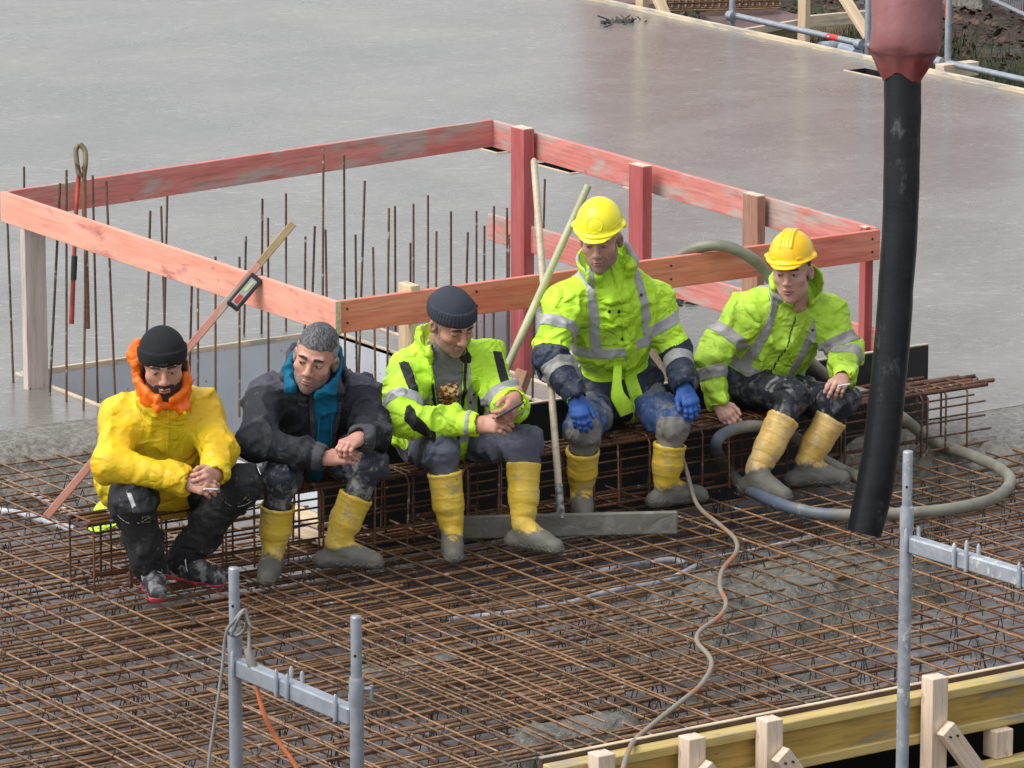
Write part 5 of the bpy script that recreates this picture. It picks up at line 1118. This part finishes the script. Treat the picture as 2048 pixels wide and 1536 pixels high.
V, Q, tr, ha, hb = P1['_tr']; J = c1['J']
def legc(V, h_, k_): L = np.linalg.norm(k_-h_); u = (k_-h_)/L; t = (V-h_)@u; q = V-h_-np.outer(t, u); return t, q
up0 = UP
t, q = legc(V, ha, J['ka']); D1 = capf(ha, J['ka'], .1, .08)(V); D2 = capf(J['ka'], J['aa'], .07, .06)(V); D3 = capf(hb, J['kb'], .1, .08)(V)
R_ = (V-J['ka'])@rt; Z_ = V[:, 2]-J['ka'][2]; Fo = -(V-J['ka'])@fw
patch('reflective_flash', V, Q, np.where((Fo > 0)&(D1 < .04), .0085-np.abs((R_+.0)*.85-.0-.35*(Z_-.02)*-1), -1)-np.where((Z_ < -.005) | (Z_ > .06), 1, 0), CM['grey'], tr, .0025)
for kk, dx, dz in (('ka', .055, -.065), ('kb', .03, -.04)):
    R_ = (V-J[kk])@rt-dx; Z_ = V[:, 2]-J[kk][2]-dz; Fo = -(V-J[kk])@fw; DD = capf(J[kk], J['a'+kk[1]], .09, .08)(V)
    inside = np.maximum(np.abs(R_), np.abs(Z_)); S_ = np.maximum(.0012-np.abs(inside-.016), np.where(inside < .016, .0012-np.abs(np.abs(R_)-np.abs(Z_))*.7, -1)); patch('knee_badge', V, Q, np.where((Fo > 0) & (DD < .05), S_, -1), plain('badge_green', (.16, .2, .06), .6, bump=0), tr, .002)
    R2 = (V-J[kk])@rt; Z2 = V[:, 2]-J[kk][2]; arc = np.hypot(R2, (Z2+.01)*1.05); patch('knee_piping', V, Q, np.where((Fo > 0) & (DD < .05) & (Z2 < -.045), .0018-np.abs(arc-.078), -1), CM['grey'], tr, .002)

# man with the grey hair and teal hood
P2 = dict(seed=2, label='bareheaded man with short grey hair, teal hood and dark muddy jacket', skin=skin('skin_ruddy', (.56, .30, .22)), trousers=CM['trd'],
 J=dict(pel=(615, 900, 17.98), neck=(642, 772, 17.72), sa=(540, 790, 17.80), sb=(716, 792, 17.70), ka=(560, 955, 17.55), kb=(738, 932, 17.5), aa=(546, 1105, .10), ab=(668, 1092, .10), ta=(541, 1140, .04), tb=(745, 1120, .04), ea=(505, 885, 17.62), wa=(648, 916, 17.40), eb=(748, 866, 17.5), wb=(718, 876, 17.38)),
 head=(-13, 10, 13), hc=(631, 717, 17.62), boot=0, trl=.50, boot_top=.36, footl=.18, hs=1.15,
 face=dict(beard=plain('grey_stubble', (.26, .17, .14), .8), hair=None, squint=.7, smile=-.5, nose=1.1, width=1.0, gaze=1, lipf=.8, hairline=.078),
 handa=dict(tip=(735, 905, 17.33), back=(.2, .75, .55), curl=(.25, .45, .25), thumb=.3), handb=dict(tip=(680, 895, 17.33), back=(-.2, .9, .5), curl=(.7, .9, .5), thumb=.5),
 jacket=dict(seam=CM['s_dark'], m=CM['char'], bulk=1.03, arm=1.03, collar=.105, colh=.03, gap=38, wamp=.008, ring=.005,
  patches=[('yoke', lambda c: np.where(c['z'] == 0, (c['h']-c['H']+.035), np.where(c['z'] == 1, .12-c['ua'], np.where(c['z'] == 3, .12-c['ub'], -1))*.3)-np.where(c['y'] > .10, 1, 0), CM['slate'], .0018),
   ('hoodie_front', lambda c: tz(c, np.where(c['y'] > 0, .026+.11*np.clip(c['h']-.2, 0, 1)-np.abs(c['x']), -1)), CM['teal'], .003),
   ('front_edge', lambda c: tz(c, np.where(c['y'] > 0, .010-np.abs(np.abs(c['x'])-.038-.11*np.clip(c['h']-.2, 0, 1)), -1)), CM['darkg'], .009),
   ('chest_pocket', lambda c: tz(c, np.where(c['y'] > 0, np.minimum(.045-np.abs(np.abs(c['x'])-.125), .035-np.abs(c['h']-c['H']*.50)), -1)), CM['darkg'], .004),
   ('pocket_piping', lambda c: tz(c, np.where(c['y'] > 0, np.minimum(.045-np.abs(np.abs(c['x'])-.125), .0022-np.abs(c['h']-c['H']*.50-.036)), -1)), CM['grey'], .006),
   ('cuff', lambda c: np.maximum(np.where(c['mfa'], c['fa']-.93, -1), np.where(c['mfb'], c['fb']-.93, -1))*.2, CM['darkg'], .004)]))
def hairm(nm, c1_, c2_):
    b = NB(nm); hn = b.noise(b.co(scale=(1, 1, .35)), 120, 4, .7); b.bump(hn, .4, .002); return b.set(b.mix(b.rampf(hn, .35, .65), c1_, c2_), .65)
P2['face']['hair'] = hairm('grey_hair', (.13, .13, .132), (.36, .36, .37)); P2['face']['hairtop'] = hairm('dark_hair', (.022, .021, .022), (.15, .15, .155)); P2['face']['hairt'] = .6
c2 = person(P2)
hd, V, Q = hood(c2, .100, .122, CM['teal'], .02, -.10, .035, fwd=-.005, gap=30, drop=.02)
s = SDF(c2['hc']-.3, c2['hc']+.25, .007); A = c2['A']; hc = c2['hc']
s.cap(hc+np.array([.115, -.02, -.125])@A, hc+np.array([.105, -.09, -.05])@A, .035, .03, k=.03); s.cap(hc+np.array([.105, -.09, -.05])@A, hc+np.array([-.06, -.13, -.06])@A, .04, .03, k=.03); s.cap(hc+np.array([-.06, -.13, -.06])@A, hc+np.array([-.11, -.02, -.13])@A, .03, .03, k=.03)
V, Q = s.nets(); V, N = wrinkle(V, Q, .006, 10, 3); mesh('jacket_hood', V, Q, CM['slate'], c2['root'])
J = c2['J']; n0 = c2['neck']; TA = c2['TA']
for q in (-1, 1):
    p = [n0+TA.T@np.array([q*.028, .115, -.02]), n0+TA.T@np.array([q*.03, .165, -.12]), n0+TA.T@np.array([q*.036-.0, .185, -.2])]
    tube('drawstring', p, .0032, plain('cord_blue', (.02, .16, .24), .7), c2['root'], n=6, sp=4)

# man with the grey knitted hat and phone
P3 = dict(seed=3, label='man in grey knitted hat and lime black jacket looking down at his phone', skin=skin('skin_tan', (.50, .26, .18)), trousers=CM['trg'], girth=1.05,
 J=dict(pel=(885, 880, 17.98), neck=(888, 698, 17.78), sa=(818, 738, 17.86), sb=(968, 722, 17.72), ka=(884, 905, 17.53), kb=(1048, 885, 17.46), aa=(904, 1062, .10), ab=(1046, 1055, .10), ta=(905, 1095, .04), tb=(1085, 1088, .04), ea=(803, 842, 17.66), wa=(955, 849, 17.42), eb=(1015, 815, 17.52), wb=(1028, 800, 17.36)),
 head=(32, 28, -5), hc=(903, 645, 17.66), boot=0, trl=.42, boot_top=.24, footl=.175, hs=1.13,
 face=dict(beard=plain('light_stubble', (.36, .21, .16), .8), squint=.35, smile=1.2, nose=1.15, cheek=1, lipf=.7),
 handa=dict(tip=(1016, 846, 17.30), back=(-.1, .6, .8), curl=(.45, .7, .4), thumb=.5, sc=1.05), handb=dict(tip=(1014, 838, 17.27), back=(.75, .1, .65), curl=(.7, .8, .4), thumb=.3, sc=1.05),
 jacket=dict(seam=CM['s_lime'], m=CM['lime'], bulk=1.03, arm=1.03, collar=.098, colh=.045, gap=42, wamp=.010, wf=7, ring=.005,
  patches=[
   ('side_panel', lambda c: tz(c, np.minimum(.020-np.abs(np.abs(c['x'])-.155), c['h']-.16)), CM['blackc'], .0022),
   ('shirt', lambda c: tz(c, np.where(c['y'] > 0, .030+.13*np.clip(c['h']-.2, 0, 1)-np.abs(c['x']-.0), -1)), CM['tee'], .003),
   ('shirt_print', lambda c: tz(c, np.where(c['y'] > 0, np.minimum(.034+.05*np.clip(c['h']-.2, 0, 1)-np.abs(c['x']), .07-np.abs(c['h']-c['H']*.70)), -1)), CM['print'], .005),
   ('front_edge', lambda c: tz(c, np.where(c['y'] > 0, .006-np.abs(np.abs(c['x'])-.042-.13*np.clip(c['h']-.2, 0, 1)), -1)), CM['blackc'], .011),
   ('reflective_stripe', lambda c: tz(c, np.where(c['h'] > .12, .018-np.abs(np.abs(c['x'])-.105), -1)), CM['grey'], .003),
   ('reflective_stripe', lambda c: np.maximum(band(c, 'ua', .215, .026), band(c, 'ub', .2, .024)), CM['grey'], .0028),
   ('reflective_stripe', lambda c: np.maximum(band(c, 'fa', .03, .0), np.maximum(band(c, 'fb', .10, .02), band(c, 'fa', c['Lfa']-.018, .008))), CM['grey'], .0028),
   ('reflective_stripe', lambda c: tz(c, .022-np.abs(c['h']-.13)), CM['grey'], .0030),
   ('black_flash', lambda c: np.maximum(np.where(c['mua'] & (np.abs(c['ua']-.33) < .9), .022-np.abs((c['V']-P3['_sa'])@rt+.035-.10*c['ua']), -1)-np.where((c['ua'] > .62) | (c['ua'] < .12), 1, 0), np.where(c['mub'], .019-np.abs((c['V']-P3['_sb'])@rt-.055-.06*c['ub']), -1)-np.where((c['ub'] > .66) | (c['ub'] < .05), 1, 0)), CM['blackc'], .0024),
   ('black_flash', lambda c: np.where(c['mfa'], np.minimum(.022-np.abs(c['fa']*c['Lfa']*.55-.05-((c['V']-P3['_ea'])[:, 2])*-.6), 1), -1)-np.where((c['fa'] > .52) | (c['fa'] < .08), 1, 0), CM['blackc'], .0024)],
  snaps=[(-.115, .36), (-.10, .32), (.07, .36)]))
P3['_sa'], P3['_sb'], P3['_ea'] = aty(*P3['J']['sa']), aty(*P3['J']['sb']), aty(*P3['J']['ea'])
c3 = person(P3); headwear(c3, 'beanie', CM['beanie2'], low=.052, cuff=.052, rib=1, tall=.0)
# black inner collar
s = SDF(c3['neck']-.2, c3['neck']+.2, .007); TA = c3['TA']; nk = c3['neck']
s.ell(nk+TA.T@np.array([-.082, .085, .0]), (.030, .012, .05), TA, k=.02)
V, Q = s.nets(); mesh('collar_lining', V, Q, CM['blackc'], c3['root'])
pc = aty(1018, 822, 17.26); ph = thing('phone', pc, 'dark mobile phone with a pale rim held by the man in the grey hat', 'phone')
a_ = aty(1000, 834, 17.27); e_ = aty(1036, 813, 17.25); d_ = nrm(e_-a_); ln = .072
board('phone_case', pc-d_*ln, pc+d_*ln, .066, .009, plain('phone_black', (.02, .02, .022), .2, bump=0), ph, up=nrm(UP*1.0+fw*.3+rt*-.3), bev=.003)
up2 = nrm(UP*1.0+fw*.3+rt*-.3); up2 = nrm(up2-d_*(up2@d_)); board('screen', pc-d_*(ln-.006)+up2*.005, pc+d_*(ln-.006)+up2*.005, .060, .002, plain('phone_glass', (.18, .2, .23), .08, bump=0, var=.02), ph, up=up2, bev=0)

# man with the lemon helmet and blue gloves
def skirt(c): return c['h']
P4 = dict(seed=4, label='tall man in lemon yellow helmet, lime and navy jacket and blue gloves', skin=skin('skin_fair', (.52, .29, .23)), trousers=CM['trbl'], gloves=True, girth=1.02,
 J=dict(pel=(1232, 785, 18.06), neck=(1212, 545, 17.88), sa=(1128, 606, 17.94), sb=(1296, 598, 17.88), ka=(1168, 860, 17.66), kb=(1345, 850, 17.62), aa=(1162, 985, .10), ab=(1328, 972, .10), ta=(1165, 1020, .04), tb=(1400, 988, .04), ea=(1102, 716, 17.83), wa=(1152, 796, 17.62), eb=(1352, 702, 17.78), wb=(1368, 774, 17.60)),
 head=(-11, 15, -2), hc=(1201, 479, 17.80), boot=0, trl=.50, boot_top=.30, footl=.19, hs=1.13,
 face=dict(beard=plain('faint_stubble', (.33, .20, .16), .8), squint=.6, smile=.8, nose=1.05, gaze=.5, lipf=.8),  # short stubble in its own colour, darker than the skin
 handa=dict(tip=(1168, 862, 17.52), back=(-.1, .45, .85), curl=(.45, .35, .25), thumb=.15, spread=.5, fat=1.22, sc=1.0), handb=dict(tip=(1396, 838, 17.48), back=(.2, .7, .6), curl=(.5, .35, .25), thumb=.1, spread=.6, fat=1.22),
 jacket=dict(seam=CM['s_lime'], m=CM['lime'], bulk=1.04, arm=1.05, collar=.102, colh=.065, gap=36, wamp=.009, wf=6, ring=.005, extra=[((0, .03, .0), (.20, .17, .10), .05)],
  patches=[
   ('navy_hem', lambda c: tz(c, np.where(c['y'] > -.3, .155-c['h']-.10*np.exp(-(c['x']/.07)**2)*0, -1)), CM['navy'], .0018),
   ('navy_sleeve', lambda c: np.maximum(np.where(c['mfa'], .6, np.where(c['mua'], (c['ua']-.88)*c['Lua'], -1)), np.where(c['mfb'], .6, np.where(c['mub'], (c['ub']-.90)*c['Lub'], -1))), CM['navy'], .0018),
   ('reflective_stripe', lambda c: np.maximum(band(c, 'ua', .135, .026), band(c, 'ub', .135, .026)), CM['grey'], .0034),
   ('reflective_stripe', lambda c: np.maximum(band(c, 'fa', .085, .026), band(c, 'fb', .085, .026)), CM['greyd'], .0045),
   ('reflective_stripe', lambda c: tz(c, .024-np.abs(c['h']-.335)), CM['grey'], .0032),
   ('reflective_stripe', lambda c: np.where((c['z'] == 0) | ((c['z'] == 1) | (c['z'] == 3)) & (c['D'][:, 0] < .02), np.minimum(.021-np.abs(np.abs(c['x'])-.125), c['h']-.345), -1), CM['grey'], .0030),
   ('placket', lambda c: tz(c, np.where(c['y'] > 0, .030-np.abs(c['x']+.025), -1)), CM['lime'], .007),
   ('zip', lambda c: tz(c, np.where(c['y'] > 0, .0028-np.abs(c['x']-.002), -1)), CM['lime2'], .012),
   ('chest_pocket', lambda c: tz(c, np.where(c['y'] > 0, np.minimum(.038-np.abs(c['x']-.070), .055-np.abs(c['h']-.435)), -1)), CM['lime2'], .005),
   ('pocket_flap', lambda c: tz(c, np.where(c['y'] > 0, np.minimum(.034-np.abs(c['x']-.070), .018-np.abs(c['h']-.480)), -1)), CM['lime'], .010)],
  snaps=[(.010, .40), (-.040, .40), (-.012, .20), (-.045, .20), (.06, .56), (.015, .545), (-.115, .575)]))
c4 = person(P4); headwear(c4, 'helmet', CM['helmy'])
# open flap of the storm cuff hanging between the knees
TA = c4['TA']; pe = c4['pel']; pts2 = [aty(1236, 730, 17.86), aty(1234, 765, 17.82), aty(1236, 792, 17.80), aty(1248, 812, 17.79), aty(1254, 828, 17.79)]
p = [aty(1255, 772, 17.83), aty(1250, 800, 17.80), aty(1242, 822, 17.79)]
pts = [aty(1237, 745, 17.86), aty(1236, 770, 17.83), aty(1238, 800, 17.81)]
V, F = tubeVF(spline(pts2, 6), [.020, .022, .034, .040, .034], 12, flat=.16, up=-fw); mesh('jacket_flap', V, F, CM['lime'], c4['jk'])
s = SDF(c4['neck']-.15, c4['neck']+.15, .006); nk = c4['neck']
for a in np.radians(np.linspace(0, 360, 26)): s.ell(nk+TA.T@np.array([.066*math.sin(a), .068*math.cos(a)+.01, .012+.018*(-math.cos(a))]), (.019, .019, .026), TA, k=.014)
V, Q = s.nets(); V, N = wrinkle(V, Q, .004, 16, 3); mesh('neck_warmer', V, Q, cloth('neck_warmer', (.03, .045, .055), .9), c4['root'])
V, Q, tr, ha, hb = P4['_tr']
S_ = -np.ones(len(V))
for kk in 'ab':
    k_ = c4['J']['k'+kk]; R_ = (V-k_)@rt; Z_ = (V-k_)[:, 2]; Fo = -(V-k_)@fw; S_ = np.maximum(S_, np.where((Fo > -.02) & (np.linalg.norm(V-k_, axis=1) < .17), 1-(R_/.075)**4-((Z_+.03)/.085)**4+.5*(fbm(V*20, 3)-.5), -1))
patch('knee_patch', V, Q, S_, CM['knee'], tr, .003)

# youngest man, golden helmet
P5 = dict(seed=5, label='youngest man in golden ridged helmet and lime jacket holding a cigarette', skin=skin('skin_young', (.56, .33, .26)), trousers=CM['trw'],
 J=dict(pel=(1500, 768, 18.03), neck=(1590, 590, 17.82), sa=(1496, 622, 17.90), sb=(1652, 626, 17.76), ka=(1588, 795, 17.62), kb=(1682, 802, 17.56), aa=(1508, 950, .10), ab=(1606, 932, .10), ta=(1530, 980, .04), tb=(1665, 955, .04), ea=(1420, 722, 17.92), wa=(1437, 806, 17.84), eb=(1690, 706, 17.66), wb=(1688, 754, 17.52)),
 head=(-17, 6, -3), hc=(1585, 543, 17.70), boot=1, trl=.36, boot_top=.26, footl=.185, hs=1.12,
 face=dict(squint=.6, nose=.95, lipf=1.15, width=.98, jaw=.95, gaze=.3, hair=plain('short_dark_hair', (.05, .035, .03), .8), hairt=.4),
 handa=dict(tip=(1462, 842, 17.74), back=(-.5, .6, .5), curl=(.5, .7, .5), thumb=.4), handb=dict(tip=(1668, 778, 17.44), back=(.1, .7, .6), curl=[(.2, .5, .4), (.45, .5, .4), (.7, .7, .5), (.8, .8, .6)], thumb=.6, spread=.5),
 jacket=dict(seam=CM['s_lime'], m=CM['lime2'], bulk=1.06, arm=1.06, collar=.092, colh=.095, gap=24, wamp=.009, wf=6, ring=.005,
  patches=[
   ('navy_hem', lambda c: tz(c, .105-c['h']+.25*c['x']*0), CM['navy'], .0018),
   ('reflective_stripe', lambda c: np.maximum(band(c, 'ua', .155, .027), band(c, 'ub', .15, .027)), CM['greyd'], .0032),
   ('reflective_stripe', lambda c: np.maximum(band(c, 'fa', .06, .027), band(c, 'fb', .05, .026)), CM['greyd'], .0032),
   ('reflective_stripe', lambda c: tz(c, .025-np.abs(c['h']-.135)), CM['greyd'], .0032),
   ('reflective_stripe', lambda c: np.where((c['z'] == 0) | ((c['z'] == 1) | (c['z'] == 3)) & (c['D'][:, 0] < .02), np.minimum(.021-np.abs(np.abs(c['x']-.01)-.115), c['h']-.16), -1), CM['greyd'], .0030),
   ('placket', lambda c: tz(c, np.where(c['y'] > 0, np.minimum(.026-np.abs(c['x']+.02), c['h']-.07), -1)), CM['lime2'], .007),
   ('zip', lambda c: tz(c, np.where(c['y'] > 0, np.minimum(.003-np.abs(c['x']-.006), c['h']-.07), -1)), CM['snap'], .008)],
  snaps=[(.0, .42), (-.10, .43)]))
c5 = person(P5); headwear(c5, 'helmet', CM['helmo'], ridge=True)
cigarette(aty(1676, 772, 17.42), aty(1702, 768, 17.42), 'white cigarette between the fingers of the youngest man')

# yellow helmet lying behind the cage below the man in yellow
hp = at(222, 1060, .06); cc_ = dict(hc=hp-UP*.03+fw*.10, A=rotm(-40, 10, 0, -fw), hs=.86, root=None)
hroot = thing('safety_helmet', hp, 'neon yellow helmet lying behind the cage under the man in yellow', 'helmet'); cc_['root'] = hroot
hh = headwear(cc_, 'helmet', CM['lime']); hh.name = 'helmet_shell'
# light planks under the second man
for i, (p, q, w) in enumerate((((575, 1018), (655, 1050), .11), ((600, 1062), (660, 1085), .09))):
    t = thing('plank', at(*p, .01), ['pale pine offcut lying on the mat between the legs of the man with grey hair', 'smaller pine offcut lying just in front of the other one'][i], 'plank'); board('wood_piece', at(*p, .012), at(*q, .012), w, .024, M['pine'], t)
